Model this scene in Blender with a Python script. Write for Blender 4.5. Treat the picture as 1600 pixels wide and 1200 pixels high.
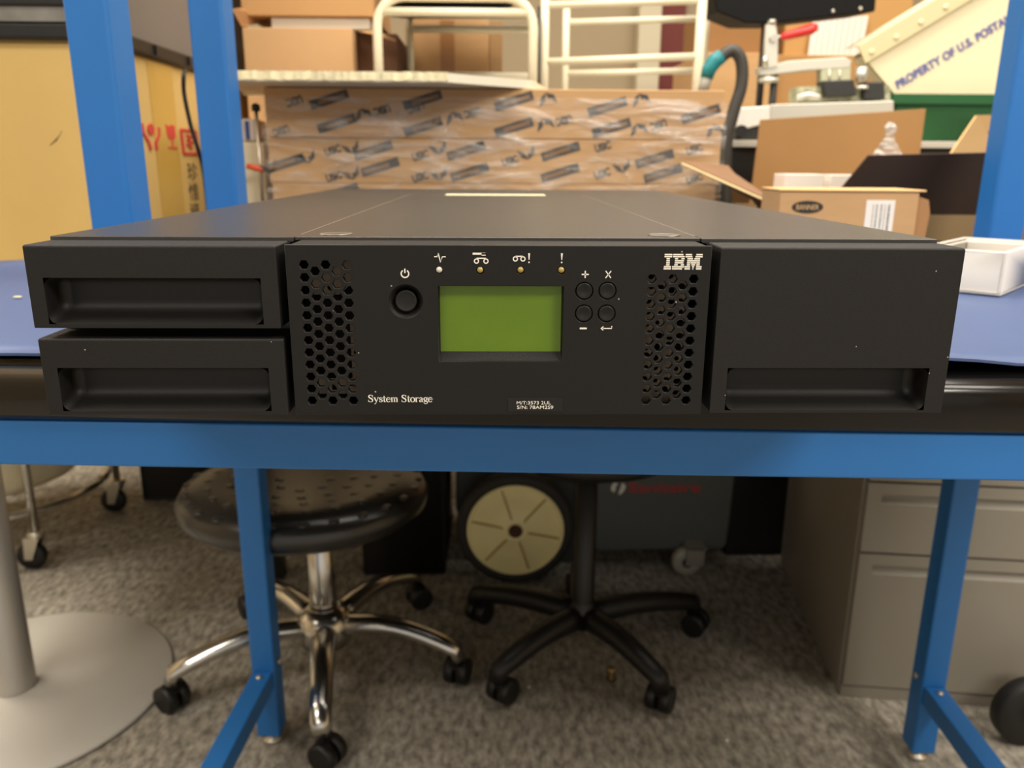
import bpy, bmesh, math, random
from mathutils import Vector, Matrix
from math import pi, sin, cos, radians as rad
for o in list(bpy.data.objects): bpy.data.objects.remove(o)
random.seed(4)
S = bpy.context.scene
COL = S.collection

# ------------------------------------------------------------------ camera, world, lamps, exposure
CAM = Vector((-.0016, -.388, 1.0248)); YAW, PIT, ROL, FPX = .0212, .2664, .0056, 1268.0
def _axes():
    r = Vector((cos(YAW), -sin(YAW), 0)); f0 = Vector((sin(YAW), cos(YAW), 0)); k = Vector((0, 0, 1))
    f = f0*cos(PIT) - k*sin(PIT); u = f0*sin(PIT) + k*cos(PIT)
    return r*cos(ROL) + u*sin(ROL), u*cos(ROL) - r*sin(ROL), f
RT, UP, FW = _axes()
cd = bpy.data.cameras.new('camera'); cam = bpy.data.objects.new('camera', cd); COL.objects.link(cam)
cam.matrix_world = Matrix(((RT.x, UP.x, -FW.x, CAM.x), (RT.y, UP.y, -FW.y, CAM.y), (RT.z, UP.z, -FW.z, CAM.z), (0, 0, 0, 1)))
cd.sensor_width = 36; cd.lens = 36*FPX/1600; cd.clip_start = .02
cd.dof.use_dof = True; cd.dof.focus_distance = .41; cd.dof.aperture_fstop = 11.0
S.camera = cam
w = bpy.data.worlds.new('world'); S.world = w; w.use_nodes = True
bg = w.node_tree.nodes['Background']; bg.inputs[0].default_value = (1, .93, .85, 1); bg.inputs[1].default_value = .48
def lamp(name, loc, sx, sy, e, rot=(0, 0, 0), c=(1, .925, .82)):
    l = bpy.data.lights.new(name, 'AREA'); l.shape = 'RECTANGLE'; l.size = sx; l.size_y = sy; l.energy = e; l.color = c
    o = bpy.data.objects.new(name, l); COL.objects.link(o); o.location = loc; o.rotation_euler = rot; return o
lamp('ceiling_light_near_left', (-1.45, -.30, 2.7), 1.3, .5, 22)
lamp('ceiling_light_near_right', (1.45, -.30, 2.7), 1.3, .5, 22)
lamp('ceiling_light_right', (1.5, .9, 2.7), .5, 1.2, 12)
lamp('ceiling_light_left', (-2.4, 1.5, 2.6), .6, 1.2, 62)
lamp('ceiling_light_middle', (.1, 1.0, 2.7), 1.2, .5, 26)
lamp('ceiling_light_back', (.9, 2.2, 2.7), 1.2, .5, 12)
lamp('ceiling_light_rear', (-1.0, -1.7, 2.7), 1.2, .6, 17)
lamp('ceiling_light_rear_right', (1.6, -1.4, 2.7), 1.2, .6, 54)
S.view_settings.view_transform = 'Standard'; S.view_settings.look = 'None'; S.view_settings.exposure = 0.5; S.view_settings.gamma = 1
S.view_settings.use_curve_mapping = False

# ------------------------------------------------------------------ helpers
def P(px, py, y):
    """world point at forward distance y that lies on the photo's pixel (px, py)"""
    d = RT*((px-800)/FPX) - UP*((py-600)/FPX) + FW
    return CAM + d*((y-CAM.y)/d.y)
def hexc(h):
    h = h.lstrip('#'); v = [int(h[i:i+2], 16)/255 for i in (0, 2, 4)]
    return tuple(x/12.92 if x <= .04045 else ((x+.055)/1.055)**2.4 for x in v) + (1,)
MATS = {}
def mat(name, col, rough=.5, metal=0, noise=0, scale=20, bump=0, bscale=200, spec=.5, stretch=None, speck=0, col2=None, coat=0):
    if name in MATS: return MATS[name]
    m = bpy.data.materials.new(name); m.use_nodes = True; nt = m.node_tree; N = nt.nodes; L = nt.links
    b = N['Principled BSDF']; c = hexc(col)
    b.inputs['Base Color'].default_value = c; b.inputs['Roughness'].default_value = rough; b.inputs['Metallic'].default_value = metal
    b.inputs['Specular IOR Level'].default_value = spec
    if coat: b.inputs['Coat Weight'].default_value = coat
    tc = N.new('ShaderNodeTexCoord'); mp = N.new('ShaderNodeMapping'); L.new(tc.outputs['Object'], mp.inputs[0])
    if stretch: mp.inputs['Scale'].default_value = stretch
    if noise or col2:
        n = N.new('ShaderNodeTexNoise'); n.inputs['Scale'].default_value = scale; n.inputs['Detail'].default_value = 5; n.inputs['Roughness'].default_value = .65
        L.new(mp.outputs[0], n.inputs['Vector'])
        r = N.new('ShaderNodeValToRGB'); c2 = hexc(col2) if col2 else tuple(x*(1-noise) for x in c[:3])+(1,)
        r.color_ramp.elements[0].position = .35; r.color_ramp.elements[1].position = .68
        r.color_ramp.elements[0].color = c2; r.color_ramp.elements[1].color = c
        L.new(n.outputs[0], r.inputs[0]); out = r.outputs[0]
        if speck:
            v = N.new('ShaderNodeTexVoronoi'); v.inputs['Scale'].default_value = speck; L.new(tc.outputs['Object'], v.inputs['Vector'])
            q = N.new('ShaderNodeMath'); q.operation = 'LESS_THAN'; q.inputs[1].default_value = .035; L.new(v.outputs['Distance'], q.inputs[0])
            mx = N.new('ShaderNodeMix'); mx.data_type = 'RGBA'; L.new(q.outputs[0], mx.inputs[0]); L.new(out, mx.inputs[6]); mx.inputs[7].default_value = (.35, .33, .28, 1)
            out = mx.outputs[2]
        L.new(out, b.inputs['Base Color'])
    if bump:
        n2 = N.new('ShaderNodeTexNoise'); n2.inputs['Scale'].default_value = bscale; n2.inputs['Detail'].default_value = 3
        L.new(mp.outputs[0], n2.inputs['Vector']); bp = N.new('ShaderNodeBump'); bp.inputs['Strength'].default_value = bump; bp.inputs['Distance'].default_value = .001
        L.new(n2.outputs[0], bp.inputs['Height']); L.new(bp.outputs[0], b.inputs['Normal'])
    MATS[name] = m; return m
M_blk = mat('textured_black_plastic', '#141210', .55, bump=.25, bscale=2500, noise=.08, scale=300, spec=.35, speck=90)
M_pan = mat('satin_black_panel', '#0f0e0c', .5, noise=.06, scale=300, spec=.35, speck=80)
M_pock = mat('pocket_black_plastic', '#141312', .5, bump=.1, bscale=1500, spec=.4)
M_lid = mat('powder_coated_lid', '#2f2b27', .34, noise=.1, scale=60, bump=.08, bscale=1800, spec=.9, speck=70)
M_void = mat('interior_black', '#0b0a09', .8)
M_inner = mat('grille_backplate', '#9a8873', .5, metal=.2)
M_ink = mat('white_ink', '#e6e2d6', .6)
M_lcd = mat('green_lcd', '#5f7c16', .25, noise=.12, scale=18, spec=.4)
M_blue = mat('blue_painted_steel', '#2770b8', .4, noise=.05, scale=8, spec=.45)
M_mat = mat('blue_esd_mat', '#465a86', .5, noise=.08, scale=5, spec=.5, bump=.1, bscale=400)
M_edge = mat('glossy_black_edge', '#0b0908', .2, spec=.28, coat=.12)
M_chr = mat('polished_aluminium', '#d3d0ca', .2, metal=1, noise=.1, scale=15)
M_zinc = mat('zinc_plated', '#cfc9bb', .35, metal=.9)
M_rub = mat('black_rubber', '#151413', .55)
M_seat = mat('black_polyurethane', '#1f1d1b', .28, spec=.7, noise=.1, scale=30)
M_bpl = mat('black_nylon', '#141312', .45)
M_card = mat('cardboard', '#c79e6e', .85, noise=.08, scale=9, bump=.1, bscale=120, stretch=(1, 1, 6))
M_card2 = mat('cardboard_light', '#dcb47c', .85, noise=.06, scale=9)
M_cardy = mat('yellow_cardboard', '#d6b36c', .8, noise=.05, scale=6)
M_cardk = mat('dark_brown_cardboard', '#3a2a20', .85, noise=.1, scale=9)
M_carde = mat('pale_cardboard_edge', '#efd9a4', .85)
M_cardb = mat('brown_cardboard', '#a97c50', .85, noise=.06, scale=7)
M_tape = mat('packing_tape', '#cda550', .3, spec=.6, bump=.4, bscale=12)
M_red = mat('red_ink', '#cf4438', .7)
M_dink = mat('dark_ink', '#4e4434', .7)
M_bink = mat('black_ink', '#29241f', .6)
M_gink = mat('grey_ink', '#6b6a66', .6)
M_white = mat('white_card', '#efe9df', .7, noise=.03, scale=8)
M_cream = mat('cream_painted_tube', '#e9dfc2', .35, spec=.5)
M_board = mat('foam_board', '#ece3cd', .8, noise=.06, scale=40)
M_boarde = mat('crumbly_board_edge', '#fbefc4', .95, noise=.2, scale=120, bump=1, bscale=90)
M_wall = mat('painted_wall', '#a8977a', .9, noise=.04, scale=3)
M_carpet = mat('grey_carpet', '#b9b1a2', .98, col2='#6f6a61', scale=70, bump=1.0, bscale=260, stretch=(1.0, .45, 1), spec=.1)
M_cab = mat('putty_painted_steel', '#8f897d', .45, noise=.04, scale=6)
M_grey = mat('grey_painted_steel', '#bdb8ae', .42, noise=.03, scale=10, spec=.4)
M_pole = mat('silver_painted_steel', '#b5b0a8', .35, metal=.4, noise=.05, scale=10)
M_vac = mat('dark_grey_plastic', '#565955', .5, noise=.05, scale=10)
M_ywh = mat('yellowed_plastic', '#fff0b0', .5, noise=.05, scale=14)
M_dred = mat('dark_red_lettering', '#c81e22', .5)
M_canv = mat('beige_canvas', '#eadfc0', .95, noise=.12, scale=12, bump=.6, bscale=300)
M_teal = mat('teal_plastic', '#1a7f86', .4)
M_hose = mat('dark_grey_hose', '#3f3d38', .5)
M_green = mat('green_plastic', '#15552a', .5, noise=.04, scale=8)
M_tray = mat('cream_corrugated_plastic', '#ece0ba', .55, noise=.04, scale=10)
M_usps = mat('blue_violet_ink', '#5c639f', .7)
M_redp = mat('red_vinyl_grip', '#e0352f', .3, spec=.6)
M_silver = mat('cast_aluminium', '#d9d6c8', .38, metal=.6)
M_dkst = mat('dark_steel', '#3a3a38', .45, metal=.4)
M_blkt = mat('black_laminate', '#1d1b19', .5)
M_maroon = mat('maroon_paint', '#6b2c25', .7)
M_trim = mat('cream_trim', '#cfc4a8', .7)
M_ceil = mat('ceiling_white', '#d8d2c4', .9)
M_amber = mat('amber_led_lens', '#a18d4c', .25, spec=.8)
M_clear = mat('clear_led_lens', '#cfc7b8', .25, spec=.8)
M_pcb = mat('circuit_board', '#6d6f4a', .6, col2='#c8c7a8', scale=60)
def film_mat(name, a, rough=.12, scale=9.):
    m = bpy.data.materials.new(name); m.use_nodes = True; N = m.node_tree.nodes; L = m.node_tree.links
    b = N['Principled BSDF']; out = N['Material Output']; b.inputs['Base Color'].default_value = (.9, .88, .84, 1); b.inputs['Roughness'].default_value = rough
    b.inputs['Specular IOR Level'].default_value = .8
    t = N.new('ShaderNodeBsdfTransparent'); mx = N.new('ShaderNodeMixShader')
    tc = N.new('ShaderNodeTexCoord'); mp = N.new('ShaderNodeMapping'); mp.inputs['Scale'].default_value = (1, 1, 4.5); mp.inputs['Rotation'].default_value = (0, .12, 0); L.new(tc.outputs['Object'], mp.inputs[0])
    n = N.new('ShaderNodeTexNoise'); n.inputs['Scale'].default_value = scale; n.inputs['Detail'].default_value = 4; n.inputs['Distortion'].default_value = 1.2; L.new(mp.outputs[0], n.inputs['Vector'])
    r = N.new('ShaderNodeMapRange'); r.inputs[1].default_value = .42; r.inputs[2].default_value = .75; r.inputs[3].default_value = a*.25; r.inputs[4].default_value = a*2.2; L.new(n.outputs[0], r.inputs[0])
    bp = N.new('ShaderNodeBump'); bp.inputs['Strength'].default_value = 1; bp.inputs['Distance'].default_value = .02; L.new(n.outputs[0], bp.inputs['Height']); L.new(bp.outputs[0], b.inputs['Normal'])
    L.new(r.outputs[0], mx.inputs[0]); L.new(t.outputs[0], mx.inputs[1]); L.new(b.outputs[0], mx.inputs[2]); L.new(mx.outputs[0], out.inputs[0])
    return m
M_film = film_mat('stretch_film', .2); M_bag = film_mat('clear_bag', .5, .1, 30)

def link(name, me, m, parent=None, label=None):
    o = bpy.data.objects.new(name, me); COL.objects.link(o)
    if m is not None:
        for x in (m if isinstance(m, (list, tuple)) else [m]): me.materials.append(x)
    if parent: o.parent = parent
    if label: o['label'] = label
    return o
def tag(o, label, cat, group=None, kind=None):
    o['label'] = label; o['category'] = cat
    if group: o['group'] = group
    if kind: o['kind'] = kind
    return o
def thing(name, label, cat, loc=(0, 0, 0), rz=0, group=None):
    o = bpy.data.objects.new(name, None); COL.objects.link(o); o.location = loc; o.rotation_euler = (0, 0, rz); o.empty_display_size = .05
    return tag(o, label, cat, group)
class MB:
    def __init__(s): s.bm = bmesh.new()
    def box(s, x0, x1, y0, y1, z0, z1, M=None, mi=0):
        vs = [s.bm.verts.new((x, y, z)) for x in (x0, x1) for y in (y0, y1) for z in (z0, z1)]
        if M: 
            for v in vs: v.co = M @ v.co
        for f in ((0, 1, 3, 2), (4, 6, 7, 5), (0, 4, 5, 1), (2, 3, 7, 6), (0, 2, 6, 4), (1, 5, 7, 3)):
            s.bm.faces.new([vs[i] for i in f]).material_index = mi
        return s
    def slab(s, pts, n):
        """solid panel: polygon pts pushed along vector n"""
        a = [s.bm.verts.new(p) for p in pts]; b = [s.bm.verts.new(Vector(p)+Vector(n)) for p in pts]; k = len(pts)
        s.bm.faces.new(a); s.bm.faces.new(b[::-1])
        for i in range(k): s.bm.faces.new((a[i], b[i], b[(i+1) % k], a[(i+1) % k]))
        return s
    def tube(s, pts, r, n=12, cap=True, flat=1.0):
        pts = [Vector(p) for p in pts]; rs = r if isinstance(r, (list, tuple)) else [r]*len(pts)
        rings = []; prev = None
        for i, p in enumerate(pts):
            t = (pts[min(i+1, len(pts)-1)]-pts[max(i-1, 0)]).normalized()
            if prev is None:
                a = Vector((0, 0, 1)) if abs(t.z) < .9 else Vector((1, 0, 0))
                u = t.cross(a).normalized()
            else: u = (prev - t*prev.dot(t)).normalized()
            prev = u; v = t.cross(u)
            rings.append([s.bm.verts.new(p + (u*cos(2*pi*k/n) + v*sin(2*pi*k/n)*flat)*rs[i]) for k in range(n)])
        for a, b in zip(rings, rings[1:]):
            for k in range(n): s.bm.faces.new((a[k], a[(k+1) % n], b[(k+1) % n], b[k])).smooth = True
        if cap: s.bm.faces.new(rings[0][::-1]); s.bm.faces.new(rings[-1])
        return s
    def lathe(s, prof, c=(0, 0, 0), axis='z', n=32, sx=1, sy=1, smooth=True, cap=3):
        rings = []; c = Vector(c)
        for (r, h) in prof:
            ring = []
            for k in range(n):
                a = 2*pi*k/n; x, y = r*cos(a)*sx, r*sin(a)*sy
                p = Vector((x, y, h)) if axis == 'z' else (Vector((x, h, y)) if axis == 'y' else Vector((h, x, y)))
                ring.append(s.bm.verts.new(c+p))
            rings.append(ring)
        for a, b in zip(rings, rings[1:]):
            for k in range(n): s.bm.faces.new((a[k], a[(k+1) % n], b[(k+1) % n], b[k])).smooth = smooth
        if cap & 1: s.bm.faces.new(rings[0])
        if cap & 2: s.bm.faces.new(rings[-1])
        if cap == 4:
            for k in range(n): s.bm.faces.new((rings[-1][k], rings[-1][(k+1) % n], rings[0][(k+1) % n], rings[0][k]))
        return s
    def build(s, name, m, parent=None, label=None, bevel=0, seg=2, fix=True):
        bmesh.ops.remove_doubles(s.bm, verts=s.bm.verts, dist=1e-7)
        if fix: bmesh.ops.recalc_face_normals(s.bm, faces=s.bm.faces)
        me = bpy.data.meshes.new(name); s.bm.to_mesh(me); s.bm.free()
        o = link(name, me, m, parent, label)
        if bevel:
            md = o.modifiers.new('bevel', 'BEVEL'); md.width = bevel; md.segments = seg; md.limit_method = 'ANGLE'; md.angle_limit = .6; md.harden_normals = True
            me.polygons.foreach_set('use_smooth', [True]*len(me.polygons))
        return o
def B(name, m, x0, x1, y0, y1, z0, z1, parent=None, bevel=0, label=None):
    return MB().box(x0, x1, y0, y1, z0, z1).build(name, m, parent, label, bevel)
def curve_mesh(cu):
    o = bpy.data.objects.new('tmp', cu); COL.objects.link(o)
    dg = bpy.context.evaluated_depsgraph_get(); dg.update()
    me = bpy.data.meshes.new_from_object(o.evaluated_get(dg)); bpy.data.objects.remove(o); return me
def plate(loops, depth, bev=0.):
    """2D plate (x, z) with holes, extruded; front at y=0 going back"""
    cu = bpy.data.curves.new('plate', 'CURVE'); cu.dimensions = '2D'; cu.fill_mode = 'BOTH'; cu.extrude = depth/2; cu.bevel_depth = bev; cu.bevel_resolution = 1
    for L in loops:
        sp = cu.splines.new('POLY'); sp.points.add(len(L)-1); sp.use_cyclic_u = True
        for p, (x, z) in zip(sp.points, L): p.co = (x, z, 0, 1)
    me = curve_mesh(cu)
    me.transform(Matrix.Rotation(pi/2, 4, 'X')); me.transform(Matrix.Translation((0, depth/2+bev, 0)))
    return me
def text_mesh(s, h, width=None, ext=.0001, align='LEFT', sp=1.0, off=0.0):
    """text in the x-z plane facing -y, cap height about h, origin bottom left"""
    cu = bpy.data.curves.new('t', 'FONT'); cu.body = s; cu.size = h/.70; cu.extrude = ext; cu.space_character = sp; cu.align_x = align; cu.offset = off*h
    me = curve_mesh(cu)
    if width and len(me.vertices):
        xs = [v.co.x for v in me.vertices]; k = width/(max(xs)-min(xs)); me.transform(Matrix.Translation((-min(xs), 0, 0))); me.transform(Matrix.Diagonal((k, 1, 1, 1)))
    me.transform(Matrix.Rotation(pi/2, 4, 'X')); return me
def stroke(mb, pts, w, y=0, t=.00015):
    """flat inked line in x-z, w = width or list of widths (solid, thickness t toward -y)"""
    pts = [Vector((p[0], 0, p[1])) for p in pts]; n = len(pts); ws = w if isinstance(w, (list, tuple)) else [w]*n
    A = []; Bb = []
    for i, p in enumerate(pts):
        d = pts[min(i+1, n-1)]-pts[max(i-1, 0)]; d.normalize(); q = Vector((-d.z, 0, d.x))*ws[i]/2
        A.append(p+q); Bb.append(p-q)
    for i in range(n-1):
        mb.slab([(v.x, y-t, v.z) for v in (A[i], A[i+1], Bb[i+1], Bb[i])], (0, t, 0))
def circ(cx, cz, r, n=20, a0=0, a1=2*pi, rz=None):
    return [(cx+r*cos(a0+(a1-a0)*k/n), cz+(rz or r)*sin(a0+(a1-a0)*k/n)) for k in range(n+1)]
def loop(cx, cz, r, n=24): return circ(cx, cz, r, n)[:-1]
def rect(x0, x1, z0, z1): return [(x0, z0), (x1, z0), (x1, z1), (x0, z1)]

# ------------------------------------------------------------------ the room
def struct(name, o): o.name = name; o['kind'] = 'structure'; return o
struct('floor', B('floor', M_carpet, -3.2, 3.2, -3, 3.2, -.05, 0))
struct('wall_back', B('wall_back', M_wall, -3.2, 3.2, 3.2, 3.3, 0, 2.8))
struct('wall_left', B('wall_left', M_wall, -3.3, -3.2, -3, 3.3, 0, 2.8))
struct('wall_right', B('wall_right', M_wall, 3.2, 3.3, -3, 3.3, 0, 2.8))
struct('ceiling', B('ceiling', M_ceil, -3.3, 3.3, -3, 3.3, 2.8, 2.85))
struct('trim_1', B('trim_1', M_trim, .575, .665, 3.12, 3.2, 0, 2.8, bevel=.004))
struct('trim_2', B('trim_2', M_maroon, .665, .765, 3.14, 3.2, 0, 2.8, bevel=.003))

# ------------------------------------------------------------------ workbench
BA = -math.atan(.05)
wb = thing('workbench', 'blue steel workbench with black front edge and square uprights', 'workbench', (0, .1, 0), BA)
# local: x along the front, y back
def worktop_mesh():
    mb = MB(); prof = [(.83, .862), (.83, .8965), (.03, .8965)]
    for k in range(9):
        a = pi/2 + (pi/2)*k/8; prof.append((.013+.013*cos(a), .8835+.013*sin(a)))
    for k in range(1, 7):
        a = pi + (pi/2)*k/6; prof.append((.006+.006*cos(a), .868+.006*sin(a)))
    a = [mb.bm.verts.new((-.612, y, z)) for y, z in prof]; b = [mb.bm.verts.new((.96, y, z)) for y, z in prof]; n = len(prof)
    mb.bm.faces.new(a); mb.bm.faces.new(b[::-1])
    for i in range(n):
        f = mb.bm.faces.new((a[i], b[i], b[(i+1) % n], a[(i+1) % n])); f.smooth = 2 <= i < n-1
    return mb
worktop_mesh().build('worktop', M_edge, wb, 'black laminate top with a rounded glossy edge')
B('apron', M_blue, -.60, .95, .004, .045, .8305, .862, wb, bevel=.002)
B('rear_apron', M_blue, -.60, .95, .79, .825, .80, .862, wb, bevel=.002)
def leg(x, y):
    l = B('leg', M_blue, x, x+.042, y, y+.042, .02, .862, wb, bevel=.004)
    f = MB().lathe([(.016, 0), (.018, .003), (.018, .008), (.007, .010), (.007, .022)], (x+.021, y+.021, 0), n=20).build('levelling_foot', M_zinc, l, 'zinc levelling foot')
    return l
legs = [leg(-.470, .745), leg(.697, .745)]
for x in (-.470, .697):
    r = B('side_rail', M_blue, x+.004, x+.038, .06, .745, .122, .158, wb, bevel=.002)
    f_ = B('foot_block', M_blue, x+.004, x+.038, .06, .10, .012, .122, wb, bevel=.002)
    MB().lathe([(.016, 0), (.018, .003), (.018, .008), (.007, .012)], (x+.021, .08, 0), n=20).build('levelling_foot', M_zinc, f_, 'zinc levelling foot')
    for yy in (.725, .09):
        MB().lathe([(.0055, 0), (.0055, .003), (.002, .0045)], (x+.021, yy, .158), n=12).build('bolt', M_zinc, r, 'zinc bolt')
for x in (-.470, .697):
    l = legs[0] if x < 0 else legs[1]
    for s in (-1, 1):
        MB().lathe([(.0055, 0), (.0055, s*.005)], (x+.021+s*.021, .766, .165), axis='x', n=12).build('bolt', M_zinc, l, 'zinc bolt')
for x in (-.476, .690):
    B('upright', M_blue, x, x+.05, .745, .795, .897, 1.75, wb, bevel=.005)
B('upright', M_blue, -.482, -.434, .43, .485, .897, 1.75, wb, bevel=.005)
# mat on the bench
def mat_sheet():
    mb = MB(); nx, ny = 60, 24; g = []
    for j in range(ny+1):
        row = []
        for i in range(nx+1):
            x = -.606+(.955+.606)*i/nx; y0 = .0245 + .0015*sin(x*40) - .006*max(0, (x-.2)); y0 = max(y0, .016)
            y = y0+(.82-y0)*j/ny
            lift = .0010+.0007*sin(x*23+1)+.0006*sin(x*51)
            z = .8985 + (lift*3.0*max(0, 1-j/2.5) if x > 0 else lift*1.2*max(0, 1-j/2.5))
            if x < -.45: z += .012*math.exp(-((x+.62)/.05)**2)*math.exp(-((y-.42)/.10)**2)
            row.append((x, y, z))
        g.append(row)
    top = [[mb.bm.verts.new((x, y, z+.0018)) for x, y, z in r] for r in g]; bot = [[mb.bm.verts.new((x, y, z)) for x, y, z in r] for r in g]
    for j in range(ny):
        for i in range(nx):
            mb.bm.faces.new((top[j][i], top[j][i+1], top[j+1][i+1], top[j+1][i])).smooth = True
            mb.bm.faces.new((bot[j][i], bot[j+1][i], bot[j+1][i+1], bot[j][i+1])).smooth = True
    for i in range(nx):
        mb.bm.faces.new((bot[0][i], bot[0][i+1], top[0][i+1], top[0][i])); mb.bm.faces.new((bot[ny][i+1], bot[ny][i], top[ny][i], top[ny][i+1]))
    for j in range(ny):
        mb.bm.faces.new((bot[j+1][0], bot[j][0], top[j][0], top[j+1][0])); mb.bm.faces.new((bot[j][nx], bot[j+1][nx], top[j+1][nx], top[j][nx]))
    return mb
mo = mat_sheet().build('bench_mat', M_mat); mo.location = (0, .1, 0); mo.rotation_euler = (0, 0, BA)
tag(mo, 'blue anti-static mat covering the top of the workbench', 'mat')

# ------------------------------------------------------------------ the tape library
Z0 = .903
TL = thing('tape_library', 'black rack-mount tape storage unit with green display, overhanging the bench edge', 'electronics', (0, 0, Z0))
ch = B('chassis', M_lid, -.2225, .2225, .0265, .786, 0, .0828, TL, bevel=.0008)
for x in (-.19, .19):
    for y in (.14, .70):
        MB().lathe([(.009, -.0012), (.010, -.0005), (.010, .0005)], (x, y, 0), n=16).build('rubber_foot', M_rub, ch)
lid = MB()
lid.box(-.2238, -.1028, .0262, .7862, .0826, .0852); lid.box(-.1022, .1022, .0262, .7862, .0826, .0853); lid.box(.1028, .2238, .0262, .7862, .0826, .0852)
lid.box(-.103, .103, .03, .785, .0824, .0846)
seam_ = [B('cover_seam', mat('worn_seam', '#8a8072', .4, metal=.5), x-.0004, x+.0004, .04, .60, .0838, .0853, TL) for x in (-.1025, .1025)]
lid = lid.build('top_cover', M_lid, TL, 'black powder coated steel lid', bevel=.0003, seg=1)
M_scr = mat('lid_screw', '#8d877c', .35, metal=.8)
for x in (-.0845, .087):
    MB().lathe([(.0085, .0852), (.0085, .0858), (.0068, .0858), (.0045, .0850)], (x, .042, 0), n=28).build('cover_screw', M_scr, lid, 'dull steel screw')
B('warning_strip', mat('pale_tape', '#d8cfae', .6), -.059, .056, .56, .60, .0853, .0857, lid, label='pale adhesive strip')
# centre bezel
HX = []
def hexl(cx, cz, r=.00268): return [(cx+r*cos(pi/3*k), cz+r*sin(pi/3*k)) for k in range(6)]
for c in range(5):
    n = 12 if c % 2 == 0 else 11
    for k in range(n): HX.append((-.0925+.00510*c, .0073+.00611*(k+(.5 if c % 2 else 0))))
for c in range(5):
    n = 11 if c % 2 == 0 else 10
    for k in range(n): HX.append((.0736+.00506*c, .0074+.00608*(k+(.5 if c % 2 else 0))))
LED = [(-.0284, .0721), (-.0089, .0721), (.0104, .0722), (.0299, .0722)]
BT = [(.0412, .0623), (.0524, .0624), (.0413, .0513), (.0524, .0513)]
loops = [rect(-.1008, .1014, .0003, .0836)] + [hexl(*h) for h in HX] + [loop(x, z, .0021, 16) for x, z in LED] + [loop(x, z, .0046) for x, z in BT] \
    + [loop(-.0447, .0571, .0084, 36), rect(-.0294, .0316, .0271, .0648)]
me = plate(loops, .0026, .0003)
cb = link('centre_panel', me, M_pan, TL)
# sides of the centre panel back to the chassis
sh = MB(); x0, x1, z0, z1 = -.1010, .1016, 0, .0838
for (a, b, c, d) in ((x0, x0+.0022, z0, z1), (x1-.0022, x1, z0, z1), (x0, x1, z1-.0018, z1), (x0, x1, z0, z0+.0018)):
    sh.box(a, b, .0014, .0263, c, d)
sh.build('panel_shell', M_pan, cb)
for a_, b__ in ((-.0985, -.0655), (.0665, .0990)): B('grille_recess', M_void, a_, b__, .0252, .0262, .002, .0815, cb)
# perforated steel brackets seen through the honeycomb
def bracket(loops): return link('inner_bracket', plate(loops, .0008), M_inner, cb, 'brown-grey steel seen through the holes')
random.seed(9)
H1 = [loop(.0745+.0052*c+.0008*random.uniform(-1, 1), .010+.0058*k+.0009*random.uniform(-1, 1), random.choice((.0012, .0016, .0020)), 10) for c in range(4) for k in range(11)]
b1 = bracket([rect(.0705, .0930, .004, .0735)]+H1); b1.location.y = .0085
b2 = bracket([[(-.0925, .059), (-.078, .059), (-.0665, .069), (-.0665, .0765), (-.072, .0765), (-.0925, .0665)], loop(-.082, .0625, .0017, 10), loop(-.076, .0665, .0014, 10)]); b2.location.y = .0085
b3 = bracket([[(-.0735, .012), (-.0665, .012), (-.0665, .045), (-.0735, .045)], loop(-.0705, .030, .0018, 10), loop(-.070, .020, .0016, 10), loop(-.070, .038, .0016, 10)]); b3.location.y = .0085
b4 = bracket([rect(-.0905, -.0665, .0085, .0165), rect(-.084, -.0805, .0105, .0135), rect(-.0765, -.0735, .0125, .015)]); b4.location.y = .0085
# power button
MB().lathe([(.0086, .0003), (.0084, .0004), (.0060, .0042), (.0056, .0046), (.0056, .0066)], (-.0447, 0, .0571), 'y', 40, cap=0).build('button_dish', M_blk, cb)
MB().lathe([(.0052, .0062), (.0052, .0012), (.0049, .0008), (.0044, .0010), (.0030, .0013), (.0005, .0014)], (-.0447, 0, .0571), 'y', 40).build('power_button', M_blk, cb, 'round power button')
for x, z in BT:
    MB().lathe([(.0039, .006), (.0039, .0002), (.0036, -.0002), (.0032, -.0002), (.0020, .0003), (.0003, .0005)], (x, 0, z), 'y', 32).build('key_button', M_pan, cb)
    MB().lathe([(.0046, .0024), (.0046, .0062), (.003, .0062)], (x, 0, z), 'y', 24).build('key_well', M_void, cb)
for i, (x, z) in enumerate(LED):
    MB().lathe([(.0016, .005), (.0016, .0008), (.0013, -.0002), (.0007, -.0007), (.0002, -.0008)], (x, 0, z+.0002), 'y', 20).build('status_led', M_clear if i == 0 else M_amber, cb, 'clear indicator lens' if i == 0 else 'amber indicator lens')
    MB().lathe([(.0023, .0024), (.0023, .0055), (.0010, .0055)], (x, 0, z), 'y', 16).build('led_well', M_blk, cb)
# display window: sloped surround and lcd
ds = MB()
o4 = [(-.0296, .0008, .0269), (.0318, .0008, .0269), (.0318, .0008, .0650), (-.0296, .0008, .0650)]
i4 = [(-.0286, .0052, .0315), (.0306, .0052, .0315), (.0306, .0052, .0640), (-.0286, .0052, .0640)]
for i in range(4):
    j = (i+1) % 4; ds.slab([o4[i], o4[j], i4[j], i4[i]], (0, .0012, 0))
ds.build('display_surround', M_blk, cb)
dsp = B('display', M_lcd, -.0288, .0308, .0050, .0066, .0311, .0643, cb, label='blank green liquid crystal display')
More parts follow.
